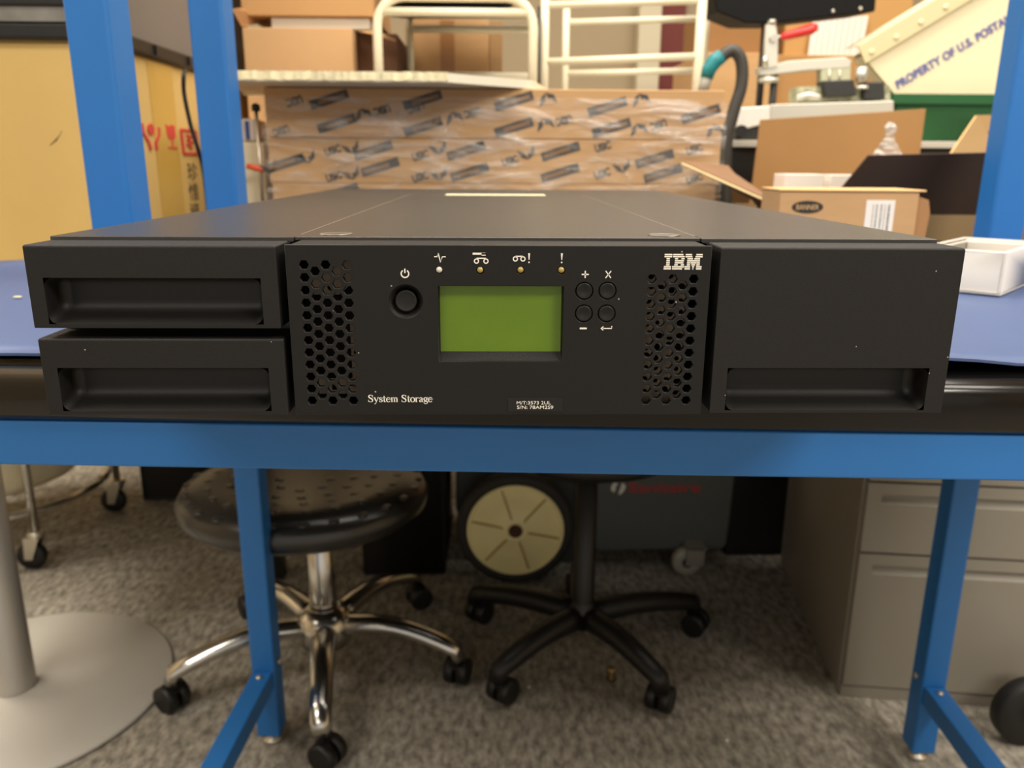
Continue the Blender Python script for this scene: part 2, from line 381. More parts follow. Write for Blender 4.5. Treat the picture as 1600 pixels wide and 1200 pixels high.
# inked symbols
ink = MB(); LW = .00055
stroke(ink, [(-.0306, .0785), (-.0293, .0785), (-.0288, .0803), (-.0276, .0758), (-.0268, .0785), (-.0252, .0785)], LW)
ink.build('activity_symbol', M_ink, cb)
ink = MB(); stroke(ink, [(-.0124, .0800), (-.0062, .0800)], .0009); stroke(ink, [(-.0082, .0797), (-.0062, .0797)], .0012)
stroke(ink, circ(-.0106, .0765, .0010), LW); stroke(ink, circ(-.0061, .0765, .0010), LW); stroke(ink, [(-.0106, .0778), (-.0061, .0778)], LW)
ink.build('cleaning_symbol', M_ink, cb)
ink = MB(); stroke(ink, circ(.0079, .0776, .0010), LW); stroke(ink, circ(.0115, .0776, .0010), LW); stroke(ink, [(.0079, .0788), (.0115, .0788)], LW)
stroke(ink, [(.0144, .0803), (.0144, .0772)], [.0009, .0004]); stroke(ink, circ(.0144, .0760, .0002, 8), .0004)
ink.build('media_attention_symbol', M_ink, cb)
ink = MB(); stroke(ink, [(.0300, .0803), (.0300, .0772)], [.0009, .0004]); stroke(ink, circ(.0300, .0760, .0002, 8), .0004)
ink.build('attention_symbol', M_ink, cb)
ink = MB(); stroke(ink, circ(-.0447, .0704, .0018, 20, pi/2+.6, 2.5*pi-.6), LW*1.1); stroke(ink, [(-.0447, .0728), (-.0447, .0707)], LW*1.1)
ink.build('power_symbol', M_ink, cb)
ink = MB(); stroke(ink, [(.0397, .0703), (.0431, .0703)], .0006); stroke(ink, [(.0414, .0720), (.0414, .0686)], .0006); ink.build('plus_symbol', M_ink, cb)
ink = MB(); stroke(ink, [(.0512, .0720), (.0538, .0686)], .0005); stroke(ink, [(.0538, .0720), (.0512, .0686)], .0005); ink.build('cross_symbol', M_ink, cb)
ink = MB(); stroke(ink, [(.0395, .0440), (.0429, .0440)], .0008); ink.build('minus_symbol', M_ink, cb)
ink = MB(); stroke(ink, [(.0551, .0452), (.0551, .0440), (.0505, .0440)], .0005); ink.slab([(.0496, -.00015, .0440), (.0510, -.00015, .0452), (.0510, -.00015, .0428)], (0, .00015, 0)); ink.build('enter_symbol', M_ink, cb)
# striped maker's logo
rows = [ [(318, 528), (552, 835), (900, 1075), (1195, 1370)], [(314, 524), (550, 872), (896, 1087), (1172, 1368)], [(370, 464), (605, 692), (780, 872), (948, 1102), (1143, 1300)],
  [(368, 462), (602, 855), (944, 1298)], [(364, 460), (598, 840), (942, 1025), (1040, 1200), (1208, 1296)], [(360, 456), (590, 684), (768, 858), (938, 1028), (1062, 1168), (1200, 1294)],
  [(300, 503), (532, 858), (875, 1028), (1082, 1142), (1194, 1348)], [(292, 500), (530, 808), (872, 1026), (1093, 1120), (1192, 1344)] ]
lg = MB()
for i, r in enumerate(rows):
    zt = .0802-.00096*i; dx = (7-i)*0.0
    for a, b in r:
        f = lambda v: .0790+(v-305)/(1358-305)*.0182
        sh_ = (i-3.5)*.000035
        lg.slab([(f(a)+sh_, -.00015, zt), (f(b)+sh_, -.00015, zt), (f(b)+sh_, -.00015, zt-.00068), (f(a)+sh_, -.00015, zt-.00068)], (0, .00015, 0))
lg.build('striped_logo', M_ink, cb, 'white logo reading IBM in horizontal stripes')
# serif lettering
def glyph(mb, c, x, z, s):
    """serif strokes in unit box; returns advance. s = x-height in metres"""
    T, t = .20*s, .085*s
    def st(p, w): stroke(mb, [(x+a*s, z+b*s) for a, b in p], w)
    def arc(cx, cz, rx, rz, a0, a1, thick=True, n=14):
        pts = []; ws = []
        for k in range(n+1):
            a = rad(a0+(a1-a0)*k/n); pts.append((cx+rx*cos(a), cz+rz*sin(a))); ws.append(t+(T-t)*abs(cos(a))**1.5 if thick else t)
        st(pts, ws)
    if c == 'S':
        st([(.82, 1.18), (.74, 1.38), (.52, 1.47), (.28, 1.42), (.16, 1.22), (.22, 1.00), (.45, .82), (.70, .66), (.84, .44), (.78, .16), (.56, .03), (.30, .06), (.14, .26), (.10, .42)],
           [t, t, t, T*.8, T, T*1.1, T*1.2, T*1.2, T, T*.8, t, t, t, t]); st([(.83, 1.02), (.83, 1.45)], t); st([(.10, .06), (.10, .48)], t); return 1.02
    if c == 'y':
        st([(.12, .95), (.45, .15)], T); st([(.80, .95), (.42, -.05), (.30, -.32), (.14, -.40)], [t, t, t, T]); st([(0, .96), (.32, .96)], t); st([(.62, .96), (.95, .96)], t); return .90
    if c == 's':
        st([(.56, .70), (.50, .90), (.30, .96), (.14, .86), (.14, .66), (.34, .52), (.54, .38), (.58, .18), (.44, .04), (.24, .04), (.10, .20)], [t, t, t, T*.7, T*.9, T, T, T*.8, t, t, t]); st([(.57, .68), (.57, .95)], t); st([(.09, .04), (.09, .34)], t); return .68
    if c == 't':
        st([(.24, 1.32), (.24, .14), (.34, .04), (.52, .12)], [T*.6, T, T*.8, t]); st([(.02, .94), (.50, .94)], t); return .56
    if c == 'e':
        arc(.42, .49, .33, .47, 15, 320); st([(.12, .54), (.76, .54)], t); arc(.42, .54, .33, .42, 0, 40); return .86
    if c == 'm':
        for q in (.16, .60, 1.04): st([(q, .02 if q else 0), (q, .92 if q < .2 else .72)], T); st([(q-.15, .04), (q+.15, .04)], t)
        st([(.02, .94), (.16, .94)], t); st([(.18, .74), (.32, .92), (.46, .94), (.58, .84), (.60, .66)], [t, t, T*.6, T, T]); st([(.62, .74), (.76, .92), (.90, .94), (1.02, .84), (1.04, .66)], [t, t, T*.6, T, T]); return 1.28
    if c == 'o': arc(.42, .49, .34, .47, 0, 360, n=24); return .88
    if c == 'r':
        st([(.16, .02), (.16, .94)], T); st([(0, .94), (.16, .94)], t); st([(0, .04), (.34, .04)], t); st([(.20, .66), (.32, .90), (.46, .94), (.56, .84)], [t, t, t, T]); return .62
    if c == 'a':
        st([(.14, .74), (.22, .92), (.40, .96), (.54, .84), (.56, .66), (.56, .12), (.66, .04), (.76, .10)], [T, t, t, T*.8, T, T, t, t]); st([(.56, .58), (.28, .48), (.14, .32), (.16, .10), (.32, .03), (.48, .12), (.56, .24)], [t, T*.7, T, T, t, t, t]); return .78
    if c == 'g':
        arc(.36, .66, .25, .29, 0, 360, n=20); st([(.54, .86), (.70, .96), (.80, .90)], [t, t, T*.7]); st([(.20, .38), (.14, .26), (.24, .16), (.58, .14), (.74, .02), (.70, -.22), (.50, -.36), (.26, -.34), (.10, -.20), (.14, -.02), (.26, .08)], [t, t, T, T, T*.9, t, t, t, t, t, t]); return .80
    return .5
tx = MB(); xx = -.0649; sc = .00245; kx = 1
total = sum({'S': 1.02, 'y': .9, 's': .68, 't': .56, 'e': .86, 'm': 1.28, ' ': .5, 'o': .88, 'r': .62, 'a': .78, 'g': .8}[c] for c in 'System Storage')
q0 = xx
for c in 'System Storage': q0 += glyph(tx, c, q0, .0066, sc)*sc if c != ' ' else .5*sc
kx = .0322/(q0-xx)
for v in tx.bm.verts: v.co.x = xx+(v.co.x-xx)*kx
tx.build('product_lettering', M_ink, cb, 'white serif lettering reading System Storage')
sl = B('serial_label', M_void, .0046, .0321, -.00025, .0005, .0018, .0089, cb, label='small black serial number label')
fr = MB(); stroke(fr, [(.0044, .0091), (.0044, .0016), (.0323, .0016)], .0003, 0, .0002); fr.build('label_rim', M_blk, cb)
m_ = text_mesh('M/T:3573 2UL', .0017, .0171); o = link('serial_text', m_, M_ink, cb, 'small white type'); o.location = (.0090, -.0003, .0054)
m_ = text_mesh('S/N: 78AM2S9', .0017, .0181); o = link('serial_text', m_, M_ink, cb, 'small white type'); o.location = (.0092, -.0003, .0031)
# outer bezels with finger pockets
def bezel(name, x0, x1, z0, z1, px0, px1, pz0, pz1, label=None, depth=.014, slope=.0015):
    mb = MB(); bm = mb.bm
    V = lambda x, y, z: bm.verts.new((x, y, z))
    F = [V(x0, 0, z0), V(x1, 0, z0), V(x1, 0, z1), V(x0, 0, z1)]; K = [V(x0, .0258, z0), V(x1, .0258, z0), V(x1, .0258, z1), V(x0, .0258, z1)]
    H = [V(px0, 0, pz0), V(px1, 0, pz0), V(px1, 0, pz1), V(px0, 0, pz1)]
    for i in range(4):
        j = (i+1) % 4
        bm.faces.new((F[i], F[j], H[j], H[i])); bm.faces.new((F[i], K[i], K[j], F[j]))
    bm.faces.new(K)
    o = mb.build(name, M_blk, TL, label, bevel=.0010, seg=3)
    pk = MB(); bm = pk.bm; s = slope
    H = [V2 for V2 in ((px0, .0, pz0), (px1, .0, pz0), (px1, .0, pz1), (px0, .0, pz1))]
    G = [(px0+s, depth, pz0+.0055), (px1-s, depth, pz0+.0055), (px1-s, depth, pz1-.001), (px0+s, depth, pz1-.001)]
    h = [bm.verts.new(v) for v in H]; g = [bm.verts.new(v) for v in G]
    for i in range(4):
        j = (i+1) % 4; bm.faces.new((h[i], h[j], g[j], g[i]))
    bm.faces.new(g)
    pk.build('finger_pocket', M_pock, o, bevel=.0045, seg=5)
    return o
bezel('magazine_bezel', -.2235, -.1052, .0437, .0834, -.2158, -.1134, .0457, .0680)
bezel('magazine_bezel', -.2228, -.1044, 0, .0386, -.2152, -.1128, .0020, .0240)
bezel('drive_bezel', .1060, .2240, .0008, .0834, .1136, .2147, .0022, .0241)

# ------------------------------------------------------------------ things on the bench
def open_box(mb, x0, x1, y0, y1, z0, z1, t):
    mb.box(x0, x1, y0, y1, z0, z0+t); mb.box(x0, x1, y0, y0+t, z0+t, z1); mb.box(x0, x1, y1-t, y1, z0+t, z1)
    mb.box(x0, x0+t, y0+t, y1-t, z0+t, z1); mb.box(x1-t, x1, y0+t, y1-t, z0+t, z1); return mb
wbx = thing('white_box', 'shallow open white card box at the right end of the mat', 'box', (.491, .389, .9015), rad(46))
open_box(MB(), 0, .157, 0, .079, 0, .0425, .0025).build('tray', M_white, wbx, bevel=.0008)
open_box(MB(), .003, .154, .003, .076, .0026, .039, .002).build('liner', M_white, wbx, 'white inner liner', bevel=.0008)

bb = thing('small_carton', 'small long cardboard carton with a black oval logo and white label, end flap open', 'box', (.385, .735, .9015), rad(-4))
bb2 = B('body', M_card, 0, .185, 0, .10, 0, .088, bb, bevel=.0015)
B('lid_panel', M_card2, -.001, .193, -.002, .102, .088, .0905, bb, bevel=.0008)
fl = MB().slab([(.186, .004, .082), (.200, .004, .077), (.204, .004, .060), (.201, .004, .018), (.186, .004, .008)], (0, .0025, 0)).build('end_flap', M_cardb, bb, 'rounded end flap', bevel=.0008)
ov = MB(); ov.lathe([(.021, 0), (.021, -.0006)], (.038, 0, .067), 'y', 32, sx=1, sy=.40).build('oval_logo', M_bink, bb2, 'black oval logo with light lettering')
m_ = text_mesh('BANNER', .0070, .030, ext=.0002); o = link('logo_text', m_, M_card2, bb2); o.location = (.023, -.0007, .0635)
B('shipping_label', M_white, .116, .154, -.0005, .0002, .022, .077, bb2, label='white printed label')
lt = MB()
random.seed(3)
for k, xx_ in enumerate((.1475, .1415, .137, .131, .126)):
    zz = .071
    while zz > .024:
        dz = random.uniform(.001, .003); wz = (.0020, .0006, .0013, .0013, .0006)[k]
        lt.box(xx_-wz, xx_+wz*.2, -.0009, -.0004, zz-dz, zz); zz -= dz+random.uniform(.0005, .0012)
lt.build('label_print', M_gink, bb2, 'rows of tiny grey print')

p = P(28, 466, .30); o = MB().box(-.003, .003, -.0022, .0022, 0, .0006).build('pale_fleck', M_carde); o.location = (-.444, .367, .9022); tag(o, 'tiny cream fleck on the blue mat, left of the magazines', 'scrap')  # small flat cream fleck set on the mat

# ------------------------------------------------------------------ rear table, box stack
rt = thing('rear_table', 'black-topped table behind the workbench carrying the cartons', 'table', (0, 0, 0))
B('table_top', M_blkt, -.60, 1.30, .96, 1.43, .865, .900, rt, bevel=.003)
for x, y in ((-.588, 1.395), (1.26, 1.395)): B('leg', M_blkt, x, x+.03, y, y+.03, 0, .865, rt, bevel=.002)
ht = thing('tall_table', 'taller dark table with pale edge behind the cartons', 'table', (0, 0, 0))
B('table_top', mat('pale_grey_laminate', '#c4beb0', .5), -.60, 1.75, 1.46, 2.15, 1.060, 1.075, ht, bevel=.002)
B('table_apron', M_dkst, -.585, 1.73, 1.475, 2.13, .985, 1.060, ht, bevel=.002)
for x in (-.58, 1.68): 
    for y in (1.48, 2.08): B('leg', M_dkst, x, x+.04, y, y+.04, 0, .985, ht, bevel=.002)
stack_lab = ['long flat carton wrapped in film, topmost of the stack', 'long flat carton wrapped in film, middle of the stack', 'long flat carton wrapped in film, bottom of the stack']
def bow(mb, cx, cz, s, a, up, y):
    R2 = Matrix.Rotation(-a, 4, 'Y'); k = -1 if up else 1
    for q in ([(-.5, .38), (-.12, .12), (0, -.42), (-.32, -.18)], [(.5, .45), (.42, -.15), (0, -.42), (.05, .02), (.22, .05)]):
        pts = [R2 @ Vector((u*s, 0, v*s*.8*k)) for u, v in q]
        mb.slab([(cx+p.x, y-.0004, cz+p.z) for p in pts], (0, .0004, 0))
def band(mb, cx, cz, w_, h_, a, y):
    R2 = Matrix.Rotation(-a, 4, 'Y')
    pts = [R2 @ Vector(p) for p in ((-w_/2, 0, -h_/2), (w_/2, 0, -h_/2), (w_/2, 0, h_/2), (-w_/2, 0, h_/2))]
    mb.slab([(cx+p.x, y-.0004, cz+p.z) for p in pts], (0, .0004, 0))
YB = 1.2
A0 = rad(17)
def pc(px, py): p = P(px, py, YB); return p.x, p.z
zs = [(.9855, 1.0665, -.427, .424), (1.0675, 1.1560, -.427, .424)]
# (kind, px, py): B block, V bow, T text ; per carton
prn = {0: [('T', 440, 212, 1), ('B', 514, 154, 1), ('T', 460, 158, 1), ('B', 526, 193, 1), ('V', 567, 179, 1), ('T', 597, 172, 1), ('B', 660, 147, 1), ('B', 661, 198, 1), ('V', 709, 184, 1), ('T', 738, 176, 1), ('B', 803, 158, 1), ('V', 855, 143, 1), ('T', 650, 168, 1),
          ('B', 803, 204, 1), ('V', 851, 194, 1), ('T', 881, 188, 1), ('B', 949, 167, 1), ('V', 1001, 152, 1), ('V', 997, 202, 1), ('T', 1029, 195, 1), ('B', 1095, 178, 1), ('V', 1115, 218, 1), ('B', 955, 212, 1)],
       1: [('B', 446, 255, 0), ('V', 480, 246, 0), ('T', 520, 235, 0), ('V', 548, 224, 0), ('B', 583, 220, 0), ('B', 594, 261, 0), ('V', 549, 272, 0), ('T', 522, 277, 0), ('T', 657, 243, 0), ('V', 685, 232, 0), ('B', 728, 226, 0), ('B', 734, 269, 0), ('V', 686, 279, 0),
          ('T', 797, 251, 0), ('V', 823, 240, 0), ('B', 876, 233, 0), ('T', 942, 228, 0), ('B', 875, 280, 0), ('T', 941, 271, 0), ('V', 972, 261, 0), ('B', 1023, 248, 0), ('T', 1085, 233, 0), ('B', 1035, 290, 0), ('T', 1085, 282, 0), ('V', 420, 262, 0), ('T', 657, 288, 0)]}
def in_box(z, zz, h): return zz[0]+h < z < zz[1]-h
for i, (z0, z1, x0, x1) in ((0, zs[1]), (1, zs[0])):
    c = thing('wrapped_carton', stack_lab[i], 'box', (0, YB, z0))
    body = B('carton', M_card, x0, x1, 0, .19, 0, z1-z0, c, bevel=.002)
    mk = MB(); tk = []; light = MB()
    for kd, px, py, up in prn[i]:
        x, z = pc(px, py); z -= z0
        zmax = (z1-z0)
        if kd == 'B':
            h_ = .017; zz = min(max(z, .021), zmax-.021)
            band(mk, x, zz, .074, h_, A0, 0); e = -1 if up else 1
            # light lettering strip inside the block
            for k in range(11):
                u = (-.026+.0046*k)+(-.004 if not up else .008); px_, pz_ = u*cos(A0), u*sin(A0)
                band(light, x+px_, zz+pz_, .0028, .0062, A0, -.0005)
        elif kd == 'V': bow(mk, x, min(max(z, .017), zmax-.017), .034, A0, up, 0)
        else: tk.append((x, min(max(z, .012), zmax-.012), up))
    if True:
        for (x, z, up) in tk:
            tm = text_mesh('USIC', .0135, .031, ext=.0002, off=.07)
            tm.transform(Matrix.Translation((-.0155, 0, -.0065)))
            tm.transform(Matrix.Rotation(-A0-(pi if up else 0), 4, 'Y')); tm.transform(Matrix.Translation((x, -.0003, z)))
            mk.bm.from_mesh(tm)
    mk.build('carton_printing', mat('carton_print', '#4a4743', .7), body, 'grey bow, block and letter printing', fix=False)
    light.build('block_lettering', M_cardb, body, fix=False)
c = thing('wrapped_carton', stack_lab[2], 'box', (0, YB, .9005))
body = B('carton', M_card, -.424, .42, 0, .19, 0, .0845, c, bevel=.002)
mk = MB(); band(mk, -.29, .07, .06, .016, A0, 0); mk.build('carton_printing', MATS['carton_print'], body, 'grey printing')
def film():
    mb = MB(); nx, nz = 90, 26; g = []
    for j in range(nz+1):
        r = []
        for i in range(nx+1):
            u, v = i/nx, j/nz; x = -.432+.862*u; z = .905+.235*v
            y = YB-.006-.0035*sin(x*9+z*40)-.003*sin(x*31+z*95+sin(x*13)*2)
            r.append(mb.bm.verts.new((x, y, z)))
        g.append(r)
    for j in range(nz):
        for i in range(nx): mb.bm.faces.new((g[j][i], g[j][i+1], g[j+1][i+1], g[j+1][i])).smooth = True
    return mb
fo = film().build('stretch_film', M_film); tag(fo, 'clear crinkled stretch film around the stack of printed cartons', 'film')
# pale board overhanging the stack
bd = thing('foam_slab', 'pale slab with a crumbly front edge lying on the wrapped cartons', 'board')
z = 1.1575
q = [P(362, 128, 1.10), P(700, 133, 1.10), P(832, 143, 1.215), P(858, 135, 1.42), P(380, 128, 1.42)]
q = [(p.x, p.y, z) for p in q]
MB().slab(q, (0, 0, .015)).build('slab', M_board, bd)
e = MB(); n = 60; a, b_ = Vector(q[0]), Vector(q[1])
vt = []
for k in range(n+1):
    p = a.lerp(b_, k/n); dz = random.uniform(-.0012, .0012)
    vt.append([e.bm.verts.new((p.x, p.y-.002+random.uniform(-.0015, .0015), z+.002+dz)), e.bm.verts.new((p.x, p.y-.001+random.uniform(-.0015, .001), z+.0165+dz*.5)), e.bm.verts.new((p.x, p.y+.012, z+.0165)), e.bm.verts.new((p.x, p.y+.012, z+.002))])
for k in range(n):
    for m_i in range(4): e.bm.faces.new((vt[k][m_i], vt[k+1][m_i], vt[k+1][(m_i+1) % 4], vt[k][(m_i+1) % 4]))
e.bm.faces.new(vt[0]); e.bm.faces.new(vt[-1])
e.build('broken_edge', M_boarde, bd, 'crumbly cream broken edge')

# ------------------------------------------------------------------ open carton with flaps on the rear table
oc = thing('open_carton', 'open cardboard carton with tall flaps raised, right of the wrapped stack', 'box', (0, 0, 0))
CX0, CX1, CY0, CY1, CZ = .50, .93, .985, 1.36, .944
open_box(MB(), CX0, CX1, CY0, CY1, .9005, CZ, .004).build('carton_tray', mat('olive_brown_cardboard', '#8a7250', .85, noise=.05, scale=9), oc)
a = P(1188, 187, CY1); b_ = P(1447, 170, CY1)
MB().slab([(a.x-.008, CY1, CZ), (b_.x, CY1, CZ), (b_.x, CY1, b_.z), (a.x, CY1, a.z)], (0, .004, 0)).build('rear_flap', mat('tan_cardboard', '#a9804f', .85, noise=.06, scale=8), oc, bevel=.001)
a = P(1357, 243, .945); b_ = P(1560, 238, .945); c_ = P(1300, 333, .985)
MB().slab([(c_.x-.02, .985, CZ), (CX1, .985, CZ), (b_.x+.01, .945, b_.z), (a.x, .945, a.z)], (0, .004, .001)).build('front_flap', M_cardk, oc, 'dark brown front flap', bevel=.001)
a = P(1066, 256, 1.06); b_ = P(1136, 262, 1.165)
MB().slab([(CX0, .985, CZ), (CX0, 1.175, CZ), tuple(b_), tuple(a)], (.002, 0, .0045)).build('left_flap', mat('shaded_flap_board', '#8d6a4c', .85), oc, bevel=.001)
MB().tube([tuple(a), tuple(b_), (CX0, 1.175, CZ)], .0028, 8).build('flap_edge', M_carde, oc, 'pale corrugated edge of the left flap')
MB().tube([tuple(a), (CX0, .985, CZ)], .002, 8).build('flap_edge', M_carde, oc, 'pale corrugated edge of the left flap')
MB().slab([(CX1, 1.02, CZ), (CX1, 1.35, CZ), tuple(P(1560, 180, 1.30)), tuple(P(1523, 181, 1.30)), tuple(P(1483, 240, 1.22))], (.004, 0, .001)).build('right_flap', M_card2, oc, bevel=.001)
def wsb(x0p, x1p, ytop, y, lab, dy=.06):
    a = P(x0p, ytop, y); b_ = P(x1p, ytop, y)
    o = MB().box(a.x, b_.x, y, y+dy, .9046, a.z).build('small_white_box', M_white, bevel=.0015); tag(o, lab, 'box', 'small white boxes in the open carton')
wsb(1227, 1288, 272, 1.10, 'small plain white box standing in the carton, left one')
wsb(1299, 1352, 273, 1.12, 'small white box in the carton, partly behind the dark flap')
# clear bag poking out
bg_ = MB(); c0 = P(1388, 245, 1.16); top = P(1380, 200, 1.16)
random.seed(12); prof = [(.055, -.06), (.042, -.03), (.030, 0.0), (.016, .022), (.007, .036), (.009, .045), (.011, .052), (.004, .060)]
rings = []
for r, h in prof:
    rings.append([bg_.bm.verts.new((c0.x+(c0.x-top.x)*-h*3+r*cos(2*pi*k/14)*random.uniform(.75, 1.25), c0.y+r*.6*sin(2*pi*k/14)*random.uniform(.7, 1.3), c0.z+h+random.uniform(-.002, .002))) for k in range(14)])
for a, b_ in zip(rings, rings[1:]):
    for k in range(14): bg_.bm.faces.new((a[k], a[(k+1) % 14], b_[(k+1) % 14], b_[k]))
bg_.bm.faces.new(rings[-1])
o = bg_.build('plastic_bag', M_bag); tag(o, 'twisted clear plastic bag poking up out of the open carton', 'bag')

# ------------------------------------------------------------------ left: pedestal table, yellow carton, black equipment
pt = thing('pedestal_table', 'grey pedestal table with round steel base, left of the bench', 'table', (-.955, 1.03, 0))
MB().lathe([(.285, 0), (.29, .004), (.285, .009), (.06, .014), (.045, .016)], n=72).build('base_plate', M_grey, pt, 'round grey base plate')
MB().lathe([(.040, .012), (.037, .02), (.037, .72)], n=36).build('column', M_pole, pt, 'silver-grey column')
B('table_top', M_grey, -.36, .33, -.13, .85, .72, .745, pt, bevel=.004)
B('scuff', M_blkt, -.022, -.012, -.20, -.185, .0105, .0125, pt)
YA = rad(-19)
# carton corner nearest the camera at pixel (150,66)
k0 = P(146, 67, .93)
yc = thing('yellow_carton', 'large yellow carton with red handling symbols and clear tape', 'box', (k0.x, .93, .746), 0)
HH = k0.z-.746
# right face direction found from two top-edge pixels
d1 = Vector((P(305, 115, 1.36).x-k0.x, 1.36-.93, 0)); d1.normalize()
ang = math.atan2(d1.y, d1.x); yc.rotation_euler = (0, 0, ang)
# local: +x along right face, +y to the left/back
def on_face(px, py):
    """local x, z on the right face of the carton for a photo pixel"""
    d = RT*((px-800)/FPX) - UP*((py-600)/FPX) + FW; n = Vector((-d1.y, d1.x, 0)); o_ = Vector(yc.location)
    t = (o_-CAM).dot(n)/d.dot(n); p = CAM+d*t-o_
    return p.dot(d1), p.z
yb = B('carton_body', M_cardy, 0, .84, 0, .64, 0, HH, yc, bevel=.003)
B('tape_strip', M_tape, on_face(230, 110)[0], on_face(268, 118)[0], -.0012, -.0002, .02, HH-.002, yb, label='strip of brown packing tape')
B('top_flap', M_cardy, .004, .836, .004, .636, HH, HH+.003, yc)
def on_face(px, py):
    """local x, z on the right face of the carton for a photo pixel"""
    d = RT*((px-800)/FPX) - UP*((py-600)/FPX) + FW; n = Vector((-d1.y, d1.x, 0)); o_ = Vector(yc.location)
    t = (o_-CAM).dot(n)/d.dot(n); p = CAM+d*t-o_
    return p.dot(d1), p.z
def ymark(name, m, f, lab=None):
    mb = MB(); f(mb); return mb.build(name, m, yb, lab)
def sym(px, py):
    u, v = on_face(px, py); k = (on_face(px+8, py)[0]-on_face(px-8, py)[0])/16; q = abs(on_face(px, py-8)[1]-on_face(px, py+8)[1])/16
    return lambda dx, dy: (u+dx*k, v-dy*q-dx*0)
def inked(name, polys, lab):
    mb = MB()
    for pl in polys: mb.slab([(x, -.002, z) for x, z in pl], (0, .0016, 0))
    return mb.build(name, M_red, yb, lab)
def thick(f, pts, w):
    out = []
    for (a, b), (c, d) in zip(pts, pts[1:]):
        L_ = math.hypot(c-a, d-b); nx, ny = -(d-b)/L_*w/2, (c-a)/L_*w/2
        out.append([f(a+nx, b+ny), f(c+nx, d+ny), f(c-nx, d-ny), f(a-nx, b-ny)])
    return out
f = sym(236, 214)
inked('hands_symbol', thick(f, [(-13, -20), (-12, -6), (-5, 8), (-3, 20)], 4) + thick(f, [(13, -16), (12, -4), (6, 8), (6, 20)], 4) + [[f(5.5*cos(a*pi/5), -12+9*sin(a*pi/5)) for a in range(10)]], 'red symbol of two hands holding a parcel')
f = sym(266, 212)
inked('glass_symbol', [[f(-7, -17), f(-2, -14), f(1, -17), f(7, -16), f(7, 0), f(4, 6), f(-3, 6), f(-6, 0)]] + thick(f, [(1, 6), (1, 17)], 2) + thick(f, [(-6, 19), (8, 19)], 3), 'red fragile glass symbol')
f = sym(295, 222)
inked('framed_symbol', thick(f, [(-11, -18), (11, -18), (12, 18), (-10, 18), (-11, -18)], 4) + thick(f, [(-4, -11), (5, -8), (-3, -3), (6, 1), (-4, 4), (4, 10)], 2.6), 'red framed handling symbol')
for chh, (px, py) in zip('珍惜資', ((300, 269), (302, 301), (304, 332))):
    f = sym(px, py); a_, b2_ = f(-7, 10), f(8, -11)
    tm = text_mesh(chh, b2_[1]-a_[1], b2_[0]-a_[0], ext=.0003); o = link('printed_character', tm, M_dink, yb, 'dark printed character'); o.location = (a_[0], -.0005, a_[1])
MB().slab([(-.0010, .086, .300), (-.0010, .070, .314), (-.0010, .064, .322), (-.0010, .074, .308)], (.0008, 0, 0)).build('scuff_mark', M_dink, yb, 'dark scuff mark')
# black equipment on the carton
be = thing('black_equipment', 'upturned black and grey plastic equipment on the yellow carton', 'equipment', (k0.x, .93, .746+HH+.003), ang)
B('base_rim', M_bpl, -.012, .86, -.012, .65, 0, .024, be, bevel=.005)
B('housing', mat('warm_grey_plastic', '#6d6660', .55, noise=.04, scale=10), .006, .845, .004, .65, .024, .40, be, bevel=.004)
B('black_shroud', M_bpl, -.02, .004, -.005, .60, .044, .40, be, bevel=.004)
B('silver_band', mat('smoky_silver_band', '#99948a', .2, metal=.5, noise=.35, scale=14), -.014, .005, .0, .60, .024, .044, be)
B('rib', M_bpl, .20, .215, -.016, -.010, .004, .02, be); B('rib', M_bpl, .36, .375, -.016, -.010, .004, .02, be)
cb_ = MB(); pts = [P(290, 110, .955), P(287, 118, .93), P(287, 140, .93), P(291, 165, .93), P(299, 200, .93), P(309, 232, .93), P(317, 262, .94), P(322, 300, .945), P(326, 340, .95)]
def smooth(pts, k=6):
    out = []; n = len(pts)
    for i in range(n-1):
        p0, p1, p2, p3 = pts[max(i-1, 0)], pts[i], pts[i+1], pts[min(i+2, n-1)]
        for j in range(k):
            t = j/k; out.append(.5*((2*p1)+(p2-p0)*t+(2*p0-5*p1+4*p2-p3)*t*t+(3*p1-p0-3*p2+p3)*t**3))
    return out+[pts[-1]]
o = cb_.tube(smooth([Vector(p) for p in pts]), .0032, 8).build('black_cable', M_rub); tag(o, 'thin black cable dangling in front of the yellow carton', 'cable')

# small clutter between the left upright and the wrapped cartons
o = MB().box(*[P(372, 200, 1.52).x, P(398, 200, 1.52).x], 1.5, 1.60, 1.0755, P(390, 222, 1.52).z).build('beige_bin', M_tray, bevel=.004); tag(o, 'beige plastic bin behind the left upright', 'bin')
lx = P(372, 278, 1.25); rx = P(405, 200, 1.25)
o = B('beige_case', mat('beige_plastic', '#e4dbbd', .5), P(366, 200, 1.24).x, P(411, 200, 1.24).x, 1.24, 1.38, .9005, P(390, 222, 1.24).z, bevel=.005); tag(o, 'pale beige plastic case left of the wrapped cartons', 'case')
rod = thing('clamp_stand', 'thin metal rod with black cap and orange lever, beside the beige case', 'clamp', (0, 0, 0))
pr = P(400, 172, 1.215)
MB().tube([(pr.x, 1.215, .9005), (pr.x, 1.215, pr.z)], .0035, 10).build('rod', M_zinc, rod); MB().lathe([(.008, 0), (.008, .010), (.004, .014)], (pr.x, 1.215, pr.z-.002), n=14).build('cap', M_rub, rod)
pv = P(398, 262, 1.205); MB().tube([(pv.x-.014, 1.205, pv.z+.003), (pv.x+.016, 1.205, pv.z-.003)], [.005, .0065], 10).build('lever', mat('orange_plastic', '#e8603c', .4), rod, 'orange lever')
MB().lathe([(.018, 0), (.018, .006)], (pr.x, 1.215, .9005), n=18).build('foot', M_dkst, rod)
